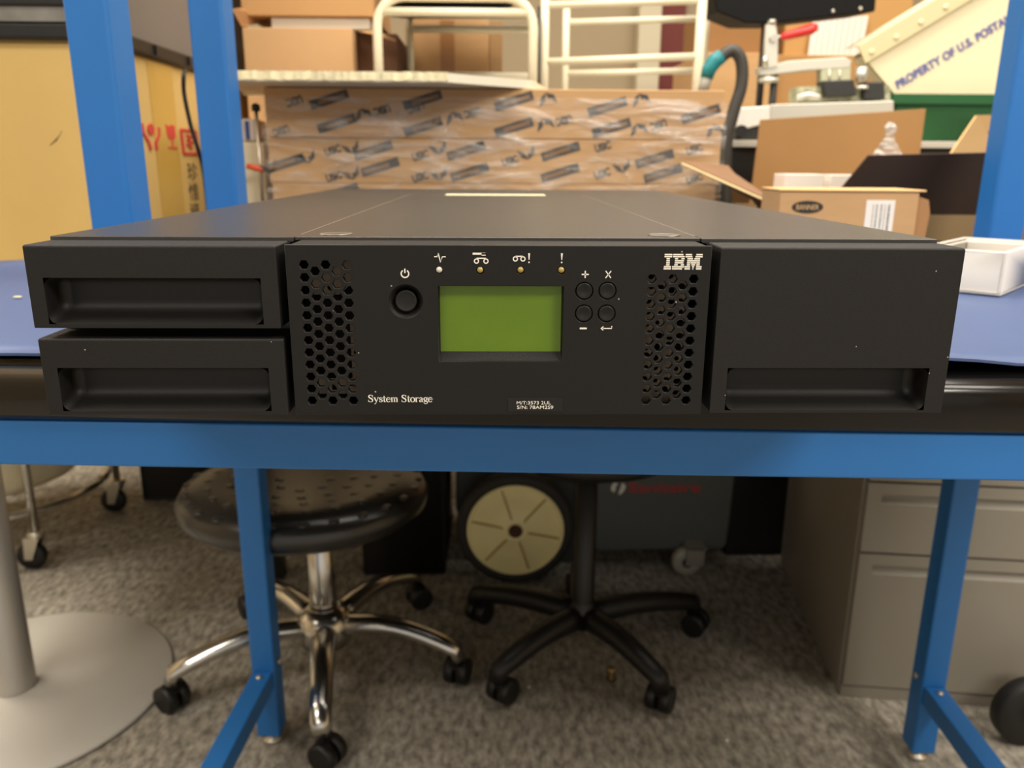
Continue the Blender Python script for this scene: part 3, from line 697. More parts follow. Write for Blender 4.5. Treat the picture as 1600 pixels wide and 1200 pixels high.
o = B('crumpled_paper', M_white, P(378, 200, 1.28).x, P(405, 200, 1.28).x, 1.26, 1.34, P(390, 222, 1.24).z+.0005, P(390, 186, 1.28).z, bevel=.008); tag(o, 'white and blue packet lying on the beige case', 'packet')
B('blue_stripe', mat('blue_ink', '#3355b0', .6), P(388, 200, 1.28).x, P(394, 200, 1.28).x, 1.2585, 1.2598, P(390, 218, 1.24).z, P(390, 190, 1.28).z, o)

# ------------------------------------------------------------------ top middle: cartons and cream tubular frames on the tall table
TZ = 1.0755
cc = thing('brown_carton', 'open brown carton with a raised flap, left of the cream frame', 'box', (0, 0, 0))
a = P(378, 42, 1.6); b_ = P(550, 50, 1.6)
B('carton', mat('orange_tan_cardboard', '#cba273', .85, noise=.05, scale=8), a.x, b_.x, 1.6, 1.95, TZ, a.z-.001, cc, bevel=.002)
f0, f1, f2, f3 = P(378, 42, 1.6), P(437, 30, 1.75), P(415, 8, 1.72), P(363, 15, 1.56)
MB().slab([tuple(f0), tuple(f1), tuple(f2), tuple(f3)], (0, .004, .002)).build('side_flap', M_cardb, cc)
h1 = P(425, 38, 1.62)
o = B('flat_case', mat('pale_grey_panel', '#c9bfae', .6), P(424, 20, 1.64).x, P(578, 20, 1.64).x, 1.63, 1.93, a.z+.0005, a.z+.026, bevel=.003); tag(o, 'flat pale grey case lying on the brown carton', 'case')
o = B('upper_carton', mat('upper_tan_cardboard', '#c0935f', .85, noise=.05, scale=8), P(372, 5, 1.6).x, P(582, 5, 1.6).x, 1.62, 1.93, a.z+.027, a.z+.20, bevel=.002); tag(o, 'tan carton at the top edge, on the grey panel', 'box')
dk = thing('dark_carton', 'carton with its shadowed open side, behind the cream frame post', 'box', (0, 0, 0))
open_box(MB(), b_.x+.003, P(624, 50, 1.72).x, 1.66, 2.05, TZ, a.z-.003, .005).build('carton', mat('shadowed_cardboard', '#5d3d26', .85), dk)  # shadow of the open side is put into the dark brown
MB().slab([tuple(P(552, 47, 1.655)), tuple(P(585, 47, 1.66)), tuple(P(618, 64, 1.56)), tuple(P(590, 55, 1.56))], (0, .003, .002)).build('flap', M_card, dk)
tc = thing('taped_carton', 'brown carton with a vertical strip of tape, seen through the cream frame', 'box', (0, 0, 0))
bc = B('carton', M_card, P(645, 50, 1.85).x, P(764, 50, 1.85).x, 1.85, 2.12, TZ, P(700, 30, 1.85).z, tc, bevel=.002)
B('tape_strip', mat('brown_tape', '#a5774a', .35), P(688, 50, 1.85).x, P(710, 50, 1.85).x, 1.8485, 1.8497, TZ+.002, P(700, 30, 1.85).z-.003, bc)
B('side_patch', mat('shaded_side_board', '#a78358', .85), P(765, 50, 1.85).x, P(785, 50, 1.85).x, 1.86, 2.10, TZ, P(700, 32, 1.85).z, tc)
def arch(x0, x1, y, zb, zt, r, R=.06):
    pts = [(x0, y, zb), (x0, y, zt-R)]
    for k in range(1, 7): a = pi-(pi/2)*k/6; pts.append((x0+R+R*cos(a), y, zt-R+R*sin(a)))
    pts.append((x1-R, y, zt))
    for k in range(1, 7): a = pi/2-(pi/2)*k/6; pts.append((x1-R+R*cos(a), y, zt-R+R*sin(a)))
    pts.append((x1, y, zb)); return MB().tube(pts, r, 12)
fr1 = thing('tubular_frame', 'cream tubular steel cart frame with rounded top corners', 'frame', (0, 0, 0))
y1 = 1.52; xl, xr = P(590, 60, y1).x, P(833, 60, y1).x; zt = P(600, -6, y1).z
arch(xl, xr, y1, TZ, zt, .0105).build('front_hoop', M_cream, fr1)
def bar(px0, px1, py, y, r, par): 
    a = P(px0, py, y); b_ = P(px1, py, y); return MB().tube([(a.x, y, a.z), (b_.x, y, a.z)], r, 10).build('crossbar', M_cream, par)
bar(592, 832, 18, y1, .009, fr1)
y2 = 1.80; x2l, x2r = P(640, 60, y2).x, P(848, 60, y2).x
for x in (x2l, x2r): MB().tube([(x, y2, TZ), (x, y2, P(600, 28, y2).z)], .009, 10).build('rear_post', M_cream, fr1)
bar(640, 848, 45, y2, .009, fr1); bar(596, 848, 118, y2, .010, fr1)
MB().slab([tuple(P(592, 24, y1)), tuple(P(830, 24, y1)), tuple(P(848, 28, y2)), tuple(P(640, 30, y2))], (0, 0, .004)).build('shelf_panel', M_blkt, fr1, 'dark shelf panel')
bagm = MB(); p = P(700, -4, 1.66)
bagm.lathe([(.13, 0), (.155, .02), (.15, .06), (.11, .10), (.04, .12)], (p.x, 1.70, P(700, 20, 1.66).z+.006), n=24, sy=.6); o = bagm.build('black_bag', M_bpl); tag(o, 'soft black bag at the top edge on the cream cart frame', 'bag')
fr2 = thing('ladder_rack', 'cream steel ladder rack with horizontal rungs, right of the cart frame', 'rack', (0, 0, 0))
for px, y, r in ((851, 1.58, .0095), (1093, 1.58, .0115)):
    x = P(px, 70, y).x; MB().tube([(x, y, TZ), (x, y, P(900, -12, y).z)], r, 12).build('post', M_cream, fr2)
x = P(884, 70, 1.82).x; MB().tube([(x, 1.82, TZ), (x, 1.82, P(900, 10, 1.82).z)], .009, 12).build('post', M_cream, fr2)
x = P(1101, 70, 1.82).x; MB().tube([(x, 1.82, TZ), (x, 1.82, P(900, 10, 1.82).z)], .009, 12).build('post', M_cream, fr2)
for px0, px1, py0, py1, y, r in ((851, 1093, 8, 1, 1.58, .008), (851, 1093, 97, 88, 1.58, .0085), (884, 1101, 35, 29, 1.82, .008), (884, 1101, 115, 110, 1.82, .008)):
    a = P(px0, py0, y); b_ = P(px1, py1, y); MB().tube([tuple(a), tuple(b_)], r, 10).build('rung', M_cream, fr2)
o = MB().tube([(P(842, 70, 1.555).x, 1.555, TZ), (P(842, 70, 1.555).x, 1.555, P(842, 10, 1.555).z)], .004, 8).build('grey_rod', M_dkst); tag(o, 'thin dark grey rod standing between the two cream frames', 'rod')

# ------------------------------------------------------------------ top right: cartons, hose, clamp, machine, tote
cr = B('tan_carton', M_card, P(1098, 60, 2.2).x, P(1215, 60, 2.2).x, 2.2, 2.6, 0, P(1150, 82, 2.2).z, bevel=.003); tag(cr, 'tall tan carton standing behind the hose', 'box')
o = B('tan_carton', mat('brown_back_cardboard', '#9a7043', .85, noise=.05, scale=8), P(1105, 60, 2.28).x, P(1213, 60, 2.28).x, 2.28, 2.62, P(1150, 82, 2.2).z+.0015, P(1150, 8, 2.28).z, bevel=.003); tag(o, 'darker brown carton on top of the tall tan one behind the hose', 'box')
o = B('tan_carton', mat('mid_back_cardboard', '#b78a55', .85, noise=.05, scale=8), P(1216, 60, 2.25).x, P(1500, 60, 2.25).x, 2.25, 2.6, 0, P(1300, 86, 2.25).z, bevel=.003); tag(o, 'wide brown carton behind the toggle clamp arm', 'box')
o = B('tan_carton', mat('far_cardboard', '#c89a5e', .85, noise=.05, scale=8), P(1226, 60, 2.3).x, P(1420, 60, 2.3).x, 2.3, 2.6, P(1300, 86, 2.25).z+.0015, P(1300, -25, 2.3).z, bevel=.003); tag(o, 'upper brown carton carrying the lined white sheet', 'box')
pc_ = MB(); a = P(1270, 31, 2.28); b_ = P(1357, 24, 2.28); c_ = P(1345, 84, 2.28); d_ = P(1262, 84, 2.28)
pz = P(1300, 86, 2.25).z+.0016
sh_ = pc_.slab([tuple(a), tuple(b_), (c_.x, 2.275, pz), (d_.x, 2.275, pz)], (0, .003, 0)).build('lined_sheet', M_white); tag(sh_, 'white lined card leaning against the upper brown carton', 'paper')
ln = MB()
for k in range(1, 9):
    u = k/9; t0 = a.lerp(b_, u); t1 = Vector((d_.x+(c_.x-d_.x)*u, 2.275, pz+.004)); ln.slab([(t0.x, t0.y-.001, t0.z-.004), (t0.x+.0022, t0.y-.001, t0.z-.004), (t1.x+.0022, t1.y-.001, t1.z), (t1.x, t1.y-.001, t1.z)], (0, .0016, 0))
ln.build('ruled_line', mat('faint_grey_ink', '#b9b3ad', .7), sh_)
# hose
hz = thing('vacuum_hose', 'dark grey curved hose with a teal cuff, behind the wrapped cartons', 'hose', (0, 0, 0))
hp = [P(1124, 92, 1.425), P(1136, 82, 1.425), P(1147, 80, 1.425), P(1157, 92, 1.425), P(1160, 115, 1.425), P(1157, 140, 1.425), P(1149, 165, 1.425), P(1142, 190, 1.425), P(1136, 215, 1.425), P(1134, 260, 1.425), P(1134, 330, 1.425)]
hb = MB(); sp = smooth([Vector(p) for p in hp], 8); hb.tube(sp, [.0125+.0009*(i % 2) for i in range(len(sp))], 14); hb.build('hose', M_hose, hz)
MB().tube([P(1104, 122, 1.425), P(1108, 108, 1.425), P(1117, 95, 1.425), P(1127, 88, 1.425)], [.0135, .0155, .0165, .015], 16).build('cuff', M_teal, hz, 'teal cuff')
MB().tube([P(1096, 150, 1.425), P(1104, 122, 1.425)], [.010, .0125], 14).build('nozzle', mat('grey_plastic', '#8d897d', .5), hz, 'grey nozzle')
# dark object at the top edge and its post
bt = thing('black_lamp_hood', 'wide black hood with screws on a dark pole, at the top right', 'lamp', (0, 0, 0))
y = 1.62
MB().slab([tuple(P(1120, 18, y)), tuple(P(1165, 36, y)), tuple(P(1215, 36, y)), tuple(P(1368, 18, y)), tuple(P(1372, -35, y)), tuple(P(1110, -35, y))], (0, .15, .01)).build('hood', mat('matt_black', '#070707', .6, spec=.2), bt, bevel=.004)
a = P(1203, 0, 1.66); MB().tube([(a.x, 1.68, TZ), (a.x, 1.68, P(1203, 25, 1.68).z)], .0085, 12).build('pole', M_dkst, bt)
MB().lathe([(.05, 0), (.05, .006)], (a.x, 1.68, TZ), n=24).build('foot', M_dkst, bt)
for px, py in ((1302, 17), (1345, 13)): p = P(px, py, y-.004); MB().lathe([(.0042, 0), (.0042, -.005), (.002, -.006)], (p.x, y+.001, p.z), 'y', 12).build('screw', M_zinc, bt)
# toggle clamp
tg = thing('toggle_clamp', 'silver toggle clamp arm with a red handle', 'clamp', (0, 0, 0)); y = 1.61
def pbox(pts, y, dy): return MB().slab([tuple(P(px, py, y)) for px, py in pts], (0, dy, 0))
pbox([(1186, 106), (1232, 95), (1320, 89), (1331, 94), (1329, 106), (1262, 110), (1200, 117), (1187, 116)], y, .035).build('arm', M_silver, tg, bevel=.002)
pbox([(1197, 38), (1212, 38), (1216, 60), (1215, 104), (1194, 107), (1195, 70)], y-.006, .012).build('bracket', M_silver, tg, bevel=.001)
MB().lathe([(.010, 0), (.010, .006), (.008, .010)], tuple(P(1206, 38, y)), n=16).build('nut', M_zinc, tg)
MB().lathe([(.009, -.012), (.009, .004)], tuple(P(1207, 60, y)), 'y', 16).build('pivot', M_zinc, tg)
MB().tube([P(1207, 60, y), P(1222, 57, y)], .005, 10).build('lever', M_zinc, tg)
MB().tube([P(1220, 58, y), P(1228, 56, y), P(1250, 50, y), P(1268, 45, y), P(1276, 42, y)], [.006, .0095, .0115, .0125, .008], 14).build('handle', M_redp, tg, 'red grip')
MB().lathe([(.022, 0), (.024, .004), (.022, .010)], tuple(P(1201, 129, y)), n=24).build('lower_knob', M_silver, tg)
MB().tube([P(1196, 105, y-.01), P(1195, 88, y-.01)], .006, 10).build('bolt', M_zinc, tg)
a = P(1209, 130, y+.02); MB().tube([(a.x, y+.02, TZ), (a.x, y+.02, P(1209, 112, y).z)], .0085, 12).build('post', M_dkst, tg)
pbox([(1283, 106), (1330, 103), (1329, 132), (1283, 132)], y+.001, .03).build('block', mat('pale_green_grey', '#bdbd9f', .5), tg, bevel=.002)
for px in (1296, 1312): a = P(px, 118, y); MB().tube([P(px, 108, y), P(px, 132, y)], .0025, 8).build('spring_pin', M_zinc, tg)
# machine on the tall table
mc = thing('bench_machine', 'white and silver machine with exposed circuit board under the toggle clamp', 'machine', (0, 0, 0)); y = 1.50
pbox([(1152, 168), (1240, 163), (1240, 182), (1152, 205)], y, .08).build('side_housing', M_white, mc, bevel=.004)
pbox([(1204, 163), (1397, 157), (1397, 178), (1204, 190)], y-.004, .10).build('front_plate', M_silver, mc, bevel=.002)
pbox([(1245, 136), (1390, 133), (1392, 157), (1245, 159)], y+.03, .05).build('circuit_board', M_pcb, mc, bevel=.001)
pbox([(1285, 126), (1335, 124), (1338, 150), (1290, 152)], y+.012, .04).build('motor', M_dkst, mc, bevel=.003)
pbox([(1350, 128), (1382, 128), (1384, 155), (1350, 155)], y+.012, .04).build('motor', M_dkst, mc, bevel=.003)
MB().tube([P(1346, 105, y+.02), P(1346, 128, y+.02)], [.012, .0125], 14).build('spindle', M_silver, mc); MB().lathe([(.016, 0), (.013, .008)], tuple(P(1346, 140, y+.02)), n=16).build('collar', M_silver, mc)
MB().lathe([(.013, -.01), (.013, .004)], tuple(P(1157, 205, y)), 'y', 16).build('knob', M_rub, mc)
zz = P(1170, 205, y).z
B('foot', M_dkst, P(1152, 200, y).x, P(1390, 200, y).x, y+.01, y+.08, TZ, P(1200, 182, y).z, mc, bevel=.003)
tag(MB().tube([P(1246, 153, 1.515), P(1262, 148, 1.512), P(1280, 152, 1.51)], .006, 8).build('white_fitting', M_white), 'small pale fitting resting on the machine plate', 'fitting')
# green tote with the tilted postal tray
gt = thing('green_tote', 'dark green plastic tote holding a tilted cream tray', 'tote', (0, 0, 0)); y = 1.60
a = P(1400, 165, y); b_ = P(1590, 165, y)
open_box(MB(), a.x, b_.x+.1, y, y+.33, TZ, P(1400, 160, y).z, .004).build('body', M_green, gt, bevel=.003)
a = P(1396, 146, y-.012)
rim = MB(); x0, x1, yy0, yy1, z0, z1 = a.x, b_.x+.112, y-.012, y+.342, P(1400, 163, y).z, a.z
for (p, q2, r_, s2) in ((x0, x1, yy0, yy0+.012), (x0, x1, yy1-.012, yy1), (x0, x0+.012, yy0+.012, yy1-.012), (x1-.012, x1, yy0+.012, yy1-.012)): rim.box(p, q2, r_, s2, z0, z1)
rim.build('rim', M_green, gt, bevel=.002)
pt_ = thing('postal_tray', 'cream corrugated plastic mail tray tipped on its end in the green tote', 'tray', (0, 0, 0)); y = 1.615
o0 = P(1338, 74, y); e1 = (P(1455, 3, y)-o0); ex = Vector((e1.x, 0, e1.z)).normalized(); ez = Vector((-ex.z, 0, ex.x))
def TP(u, v, yo=0): return tuple(o0+ex*u+ez*v+Vector((0, yo, 0)))
Lt = .62
MB().slab([TP(.004, -.02), TP(.058, -.225), TP(.30, -.37), TP(Lt, -.37), TP(Lt, -.02)], (0, .005, 0)).build('side_panel', M_tray, pt_)
MB().slab([TP(0, 0, -.012), TP(0, -.042, -.010), TP(Lt, -.042, -.010), TP(Lt, 0, -.012)], (0, .006, 0)).build('rim_strip', mat('rim_plastic', '#ddd0a4', .55), pt_, bevel=.001)
MB().slab([TP(0, .0, -.012), TP(Lt, .0, -.012), TP(Lt, .003, .05), TP(0, .003, .05)], (0, 0, .003)).build('rim_wire', M_tray, pt_)
MB().slab([TP(.004, -.03, .004), TP(.058, -.225, .004), TP(.058, -.225, .05), TP(.004, -.03, .05)], (-.003, 0, .003)).build('end_panel', M_tray, pt_)
MB().slab([TP(.006, -.02, .045), TP(.060, -.225, .045), TP(.30, -.37, .045), TP(Lt, -.37, .045), TP(Lt, -.02, .045)], (0, .005, 0)).build('far_panel', M_tray, pt_)
for k in range(6):
    MB().lathe([(.006, 0), (.006, -.002), (.003, -.003)], TP(.022+.062*k, -.026, -.011), 'y', 14).build('rivet', M_tray, pt_)
tm = text_mesh('PROPERTY OF U.S. POSTAL', .0185, .285, ext=.0004, sp=1.05, off=.05)
tb = P(1403, 139, y-.001)
o = link('tray_lettering', tm, M_usps, pt_, 'blue stencilled lettering'); o.location = (tb.x, y-.0012, tb.z); o.rotation_euler = (0, -math.atan2(ex.z, ex.x), 0)

# ------------------------------------------------------------------ under the bench
def caster(par, x, y, top, ang=0, r=.0265, m=None, fork=None, w=.019, lab=None):
    """twin-wheel caster whose wheels stand on the floor, stem reaching z=top"""
    c = cos(ang); s = sin(ang); ax = Vector((-s, c, 0)); cx, cy = x+c*.012, y+s*.012
    mb = MB()
    for q in (-1, 1):
        p0 = Vector((cx, cy, r))+ax*(q*.004); p1 = p0+ax*(q*w)
        mb.tube([p0, p1, p1+ax*q*.002], [r, r, r*.8], 20)
    wh = mb.build('caster', m or M_bpl, par, lab)
    hd = MB(); hd.tube([Vector((cx, cy, r))-ax*(w+.003), Vector((cx, cy, r))+ax*(w+.003)], r*.35, 10); hd.tube([(x, y, r*1.2), (x, y, top)], .006, 10)
    hd.tube([(cx, cy, r), (x, y, r*1.9)], [.011, .013], 10)
    hd.build('caster_stem', fork or M_bpl, wh)
    return wh
def swivel_base(par, cx, cy, tips, m, hubz, tipz, hr, lr, name='base_arm', rise=.02, flat=.75):
    for (tx_, ty_, a) in tips:
        d = Vector((tx_-cx, ty_-cy, 0)); L_ = d.length; d.normalize(); pts = []; rs = []
        for k in range(9):
            u = k/8; dd = hr*.6+(L_-hr*.6)*u
            zz = hubz+(tipz-hubz)*(u**1.6)+rise*sin(pi*u); pts.append((cx+d.x*dd, cy+d.y*dd, zz)); rs.append(lr[0]+(lr[1]-lr[0])*u)
        pts.append((tx_+d.x*.006, ty_+d.y*.006, tipz-.020)); rs.append(lr[1]*.95)
        MB().tube(pts, rs, 12, flat=flat).build(name, m, par)
        caster(par, tx_, ty_, tipz-.010, a)
# chrome stool
SX, SY = -.352, 1.10
st_ = thing('rolling_stool', 'black round-cushion rolling stool on a polished five-arm base', 'stool', (0, 0, 0))
seat = MB(); seat.lathe([(.02, .352), (.17, .352), (.212, .358), (.232, .374), (.236, .392), (.226, .412), (.200, .424), (.165, .426), (.12, .421), (.05, .417), (.005, .416)], (-.378, 1.11, 0), n=64, sx=1.03, sy=.94)
seat = seat.build('seat', M_seat, st_, 'dimpled black seat cushion')
for ring_r, n in ((.214, 26), (.175, 22), (.135, 17), (.095, 12), (.05, 7)):
    for k in range(n):
        a = 2*pi*(k+.3)/n; zt_ = {.214: .4175, .175: .4245, .135: .4220, .095: .419, .05: .4165}[ring_r]
        if sin(a) > .55: continue
        MB().lathe([(.0110, -.003), (.0100, .0008), (.0070, .0015), (.0005, .0017)], (-.378+ring_r*1.03*cos(a), 1.11+ring_r*.94*sin(a), zt_), n=16).build('seat_dimple', M_seat, seat)
MB().lathe([(.030, .10), (.027, .20), (.026, .352)], (SX, SY, 0), n=28).build('column', M_chr, st_, 'polished metal column')
MB().lathe([(.050, .070), (.060, .10), (.054, .128), (.032, .150)], (SX, SY, 0), n=28).build('hub', M_chr, st_, 'polished hub')
swivel_base(st_, SX, SY, [(-.617, .975, 2.6), (-.306, .825, -.5), (-.082, 1.045, 1.3), (-.195, 1.345, .5), (-.565, 1.305, 2.2)], M_chr, .108, .082, .05, (.027, .0195))
MB().tube([(-.25, 1.13, .345), (-.21, 1.15, .33), (-.19, 1.17, .345)], .004, 8).build('height_lever', M_zinc, st_)
o = MB().tube(smooth([Vector((-.62, 1.22, .30)), Vector((-.60, 1.24, .28)), Vector((-.53, 1.26, .33))]), .004, 8).build('tilt_lever', M_bpl, st_)
# black stool / chair
BX, BY = .183, 1.135
bs = thing('black_chair', 'black swivel chair, only its thin column and five-star base in view', 'chair', (0, 0, 0))
swivel_base(bs, BX, BY, [(.006, .985, .9), (.312, .955, 1.0), (.440, 1.235, -.6), (-.045, 1.275, .9), (.20, 1.39, 1.7)], M_bpl, .105, .075, .04, (.027, .020), flat=.95, rise=.006)
MB().lathe([(.034, .085), (.036, .115), (.024, .135), (.0225, .14), (.0225, .47)], (BX, BY, 0), n=24).build('column', M_bpl, bs)
MB().lathe([(.03, .47), (.18, .475), (.20, .50), (.19, .53), (.12, .54)], (BX, BY, 0), n=40).build('seat', M_seat, bs)
# vacuum / wheeled bin
vc = thing('wheeled_vacuum', 'grey vacuum with red lettering, cream rear wheel and caster', 'vacuum', (0, 0, 0))
body = MB()
for p, dy in ((([P(905, 700, 1.52), P(1155, 700, 1.52), P(1136, 852, 1.52), P(1130, 858, 1.52), P(935, 862, 1.52), P(924, 852, 1.52)]), .40),):
    body.slab([tuple(v) for v in p], (0, dy, 0))
vb = body.build('tank', M_vac, vc, 'dark grey tank', bevel=.008, seg=3)
MB().slab([tuple(P(712, 700, 1.56)), tuple(P(900, 700, 1.56)), tuple(P(900, 880, 1.56)), tuple(P(790, 880, 1.56)), tuple(P(712, 800, 1.56))], (0, .30, 0)).build('motor_housing', mat('darker_grey_plastic', '#3c3e3a', .55), vc, bevel=.008)
wc = Vector((.048, 1.45, .148))
tire = MB().lathe([(.118, .0), (.140, -.004), (.147, .012), (.147, .036), (.140, .050), (.118, .046)], tuple(wc), 'y', 64, cap=4).build('wheel', mat('grey_black_tyre', '#2b2925', .7), vc, 'large rear wheel')
disc = MB(); disc.lathe([(.122, .004), (.119, -.004), (.114, -.004), (.110, .006), (.040, .002), (.026, -.006), (.018, -.006), (.017, .004)], tuple(wc), 'y', 60)
disc.build('wheel_disc', M_ywh, tire, 'yellowed cream wheel disc')
sp_ = MB()
for k in range(6):
    a = rad(100+60*k+8); ca, sa = cos(a), sin(a); r0, r1 = .028, .110; wn = .0022
    sp_.slab([(wc.x+r0*ca-wn*sa, wc.y-.0035, wc.z+r0*sa+wn*ca), (wc.x+r1*ca-wn*sa, wc.y-.0005, wc.z+r1*sa+wn*ca), (wc.x+r1*ca+wn*sa, wc.y-.0005, wc.z+r1*sa-wn*ca), (wc.x+r0*ca+wn*sa, wc.y-.0035, wc.z+r0*sa-wn*ca)], (0, .008, 0))
sp_.build('wheel_rib', mat('rib_plastic', '#b9a566', .5), tire)
MB().lathe([(.0185, -.0055), (.0185, .01)], tuple(wc), 'y', 24).build('axle_cap', mat('brown_axle', '#4a2a1c', .5), tire, 'brown axle cap')
MB().lathe([(.016, .0), (.016, .115)], tuple(wc), 'y', 16).build('axle', M_dkst, vc)
# caster of the vacuum
cx_, cy_ = .490, 1.500
wmb = MB(); wmb.lathe([(.016, -.012), (.035, -.014), (.038, -.008), (.038, .008), (.035, .014), (.016, .012)], (cx_, cy_, .038), 'y', 28); wv = wmb.build('caster_wheel', mat('white_grey_wheel', '#a9a494', .5), vc, 'pale grey front caster')
MB().lathe([(.013, -.016), (.013, .016)], (cx_, cy_, .038), 'y', 16).build('caster_hub', M_dkst, wv)
fk = MB(); fk.box(cx_-.006, cx_+.040, cy_-.022, cy_-.018, .034, .082); fk.box(cx_-.006, cx_+.040, cy_+.018, cy_+.022, .034, .082); fk.box(cx_-.006, cx_+.045, cy_-.022, cy_+.10, .078, .084); fk.build('caster_fork', M_cab, vc)
tp = P(982, 769, 1.519); tm = text_mesh('Sanitaire', .026, P(1094, 769, 1.519).x-tp.x, ext=.0006, sp=1.0); o = link('vacuum_lettering', tm, M_dred, vb, 'red lettering reading Sanitaire'); o.location = (tp.x, 1.5185, tp.z)
lgm = MB(); lc = P(966, 762, 1.518)
for s in (-1, 1):
    pts = []
    for u, v in ((0, .9), (.35, .95), (.30, .35), (.0, -.05), (-.05, -.6), (-.35, -.95), (-.95, -.55), (-.95, 0), (-.55, .5)): pts.append((lc.x+(-.0075*s)+s*.0125*(u+.1), lc.y-.0002, lc.z+s*.017*v+s*.003))
    lgm.slab(pts, (0, .0012, 0))
lgm.build('swirl_emblem', M_ink, vb, 'white round swirl emblem')
# file cabinet
fc = thing('filing_cabinet', 'putty-coloured steel pedestal cabinet with two drawers, right of the chairs', 'cabinet', (.686, 1.010, 0), rad(-7.5))
B('carcass', M_cab, 0, .42, .004, .56, 0, .70, fc, bevel=.002)
def drawer(z0, z1, lab):
    mb = MB(); bm = mb.bm; x0, x1, y0 = .004, .416, -.014; hx0, hx1 = .030, .390; hz1, hz0 = z1-.022, z1-.040
    V = lambda x, y, z: bm.verts.new((x, y, z))
    F = [V(x0, y0, z0), V(x1, y0, z0), V(x1, y0, z1), V(x0, y0, z1)]; K = [V(x0, .003, z0), V(x1, .003, z0), V(x1, .003, z1), V(x0, .003, z1)]
    H = [V(hx0, y0, hz0), V(hx1, y0, hz0), V(hx1, y0, hz1), V(hx0, y0, hz1)]; G = [V(hx0, y0+.010, hz0+.008), V(hx1, y0+.010, hz0+.008), V(hx1, y0+.013, hz1), V(hx0, y0+.013, hz1)]
    for i in range(4):
        j = (i+1) % 4; bm.faces.new((F[i], F[j], H[j], H[i])); bm.faces.new((F[i], K[i], K[j], F[j])); bm.faces.new((H[i], H[j], G[j], G[i]))
    bm.faces.new(G); bm.faces.new(K)
    d = mb.build('drawer', M_cab, fc, lab, bevel=.0015)
    return d
drawer(.028, .314, 'deep lower drawer with recessed pull'); drawer(.318, .458, 'middle drawer with recessed pull'); drawer(.462, .600, None)
B('plinth', M_cab, .002, .418, -.010, .003, .0, .024, fc, bevel=.001)
# black caster at the right edge
bcst = thing('cart_caster', 'large black rubber caster at the right edge beside the cabinet', 'caster', (.970, .862, 0))
MB().lathe([(.022, -.013), (.060, -.018), (.067, -.010), (.067, .010), (.060, .018), (.022, .013)], (0, 0, .067), 'y', 36).build('wheel', M_rub, bcst, 'black rubber wheel')
fk = MB(); fk.slab([(-.012, -.025, .052), (.014, -.025, .052), (.050, -.025, .150), (.008, -.025, .150)], (0, .004, 0)); fk.slab([(-.012, .021, .052), (.014, .021, .052), (.050, .021, .150), (.008, .021, .150)], (0, .004, 0)); fk.box(.004, .054, -.025, .025, .148, .154)
fk.build('fork', mat('dull_fork_steel', '#8a8068', .45, metal=.6), bcst); MB().lathe([(.007, -.028), (.007, .028)], (0, 0, .067), 'y', 14).build('axle_bolt', M_zinc, bcst)
# hamper
hm = thing('laundry_hamper', 'beige canvas hamper in a chrome wheeled frame', 'hamper', (0, 0, 0)); hc = (-1.42, 1.77)
MB().lathe([(.10, .175), (.22, .18), (.255, .21), (.27, .30), (.275, .68), (.265, .68)], (hc[0], hc[1], 0), n=48).build('canvas_bag', M_canv, hm, 'beige canvas bag')
ring = [(hc[0]+.300*cos(2*pi*k/48), hc[1]+.300*sin(2*pi*k/48), .150) for k in range(49)]; MB().tube(ring, .011, 10).build('lower_ring', M_chr, hm, 'chrome ring')
ring = [(x, y_, .69) for x, y_, z in ring]; MB().tube(ring, .010, 10).build('upper_ring', M_chr, hm)
for (x, y_) in ((-1.190, 1.560), (-1.140, 1.915), (-1.66, 1.58), (-1.55, 2.05)):
    pst = MB().tube([(x, y_, .085), (x, y_, .69)], .010, 12).build('frame_post', M_chr, hm)
    MB().lathe([(.020, .085), (.022, .092), (.020, .10)], (x, y_, 0), n=18).build('swivel_plate', M_zinc, pst)
    wl = MB(); wl.lathe([(.010, -.011), (.034, -.012), (.037, -.006), (.037, .006), (.034, .012), (.010, .011)], (x-.012, y_-.01, .037), 'y', 24); wl = wl.build('caster_wheel', M_rub, hm)
    f = MB(); f.slab([(x-.024, y_-.028, .030), (x-.004, y_-.028, .030), (x+.018, y_-.028, .088), (x-.020, y_-.028, .088)], (0, .003, 0)); f.slab([(x-.024, y_+.006, .030), (x-.004, y_+.006, .030), (x+.018, y_+.006, .088), (x-.020, y_+.006, .088)], (0, .003, 0)); f.box(x-.020, x+.018, y_-.028, y_+.009, .086, .090); bmesh.ops.remove_doubles(f.bm, verts=f.bm.verts, dist=.003); f.build('caster_fork', M_zinc, wl)
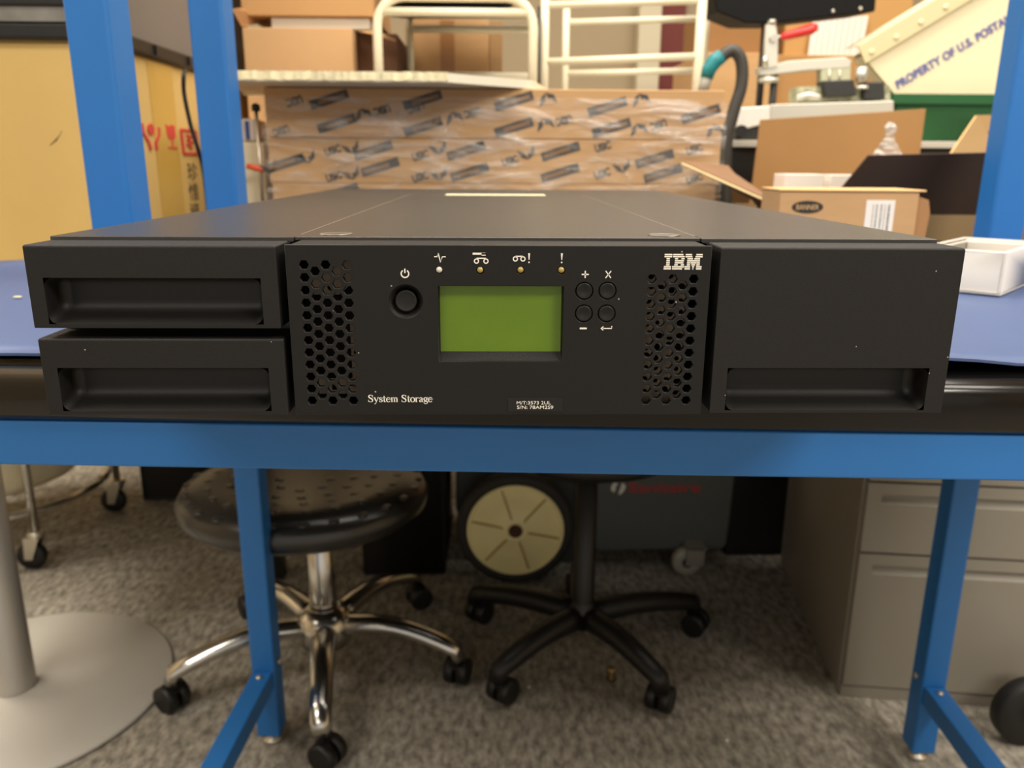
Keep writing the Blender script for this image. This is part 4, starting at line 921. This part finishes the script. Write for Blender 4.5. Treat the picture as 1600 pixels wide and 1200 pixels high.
# black crate at the back, then added blocks standing in for floor shade
o = thing('dark_block', 'black plastic crate on the floor at the back, behind the stool', 'crate', (-.62, 1.98, 0)); open_box(MB(), -.48, .40, 0, .40, 0, .42, .01).build('crate', M_blkt, o, bevel=.006)
B('block_lid', M_blkt, -.50, .42, -.02, .42, .42, .45, o, bevel=.006)
o = thing('dark_block', 'black block added for the deep floor shade between vacuum and cabinet', 'crate', (.62, 1.60, 0)); open_box(MB(), 0, .30, 0, .35, 0, .45, .01).build('crate', M_blkt, o, bevel=.006)  # added block, darkens carpet that only lies in deep shade
B('block_lid', M_blkt, -.005, .305, -.01, .36, .45, .48, o, bevel=.006)
o = thing('dark_block', 'black block added for the shade between the stool and the cream wheel', 'crate', (-.34, 1.50, 0)); open_box(MB(), 0, .21, 0, .35, 0, .45, .01).build('crate', M_blkt, o, bevel=.006)  # added block, stands in for the shade behind the stool
B('block_lid', M_blkt, -.005, .215, -.01, .36, .45, .48, o, bevel=.006)
# litter on the carpet
def fl0(px, py):
    d = RT*((px-800)/FPX) - UP*((py-600)/FPX) + FW; return CAM+d*(-CAM.z/d.z)
p = fl0(955, 1062); ft = thing('brass_fitting', 'small brass threaded fitting standing on the carpet', 'fitting', (p.x, p.y, 0)); MB().lathe([(.010, 0), (.011, .006), (.008, .010), (.009, .026), (.007, .028)], n=14).build('body', mat('dull_brass', '#6b5532', .4, metal=.6), ft); MB().lathe([(.0095, .022), (.010, .028), (.006, .029)], n=12).build('collar', mat('bright_brass', '#b59a66', .35, metal=.6), ft)
for px, py, lab in ((1045, 1081, 'tiny white scrap beside the black chair caster'), (1136, 1159, 'tiny white scrap near the bottom of the carpet'), (826, 1075, 'tiny pale scrap on the carpet by the black base')):
    p = fl0(px, py); m2 = MB(); bmesh.ops.create_icosphere(m2.bm, subdivisions=1, radius=.0038)
    for v in m2.bm.verts: v.co = v.co*random.uniform(.7, 1.2); v.co.z = v.co.z*.6+.0025
    o = m2.build('pale_fleck', M_white); o.location = (p.x, p.y, 0); tag(o, lab, 'scrap', 'scraps on the carpet')
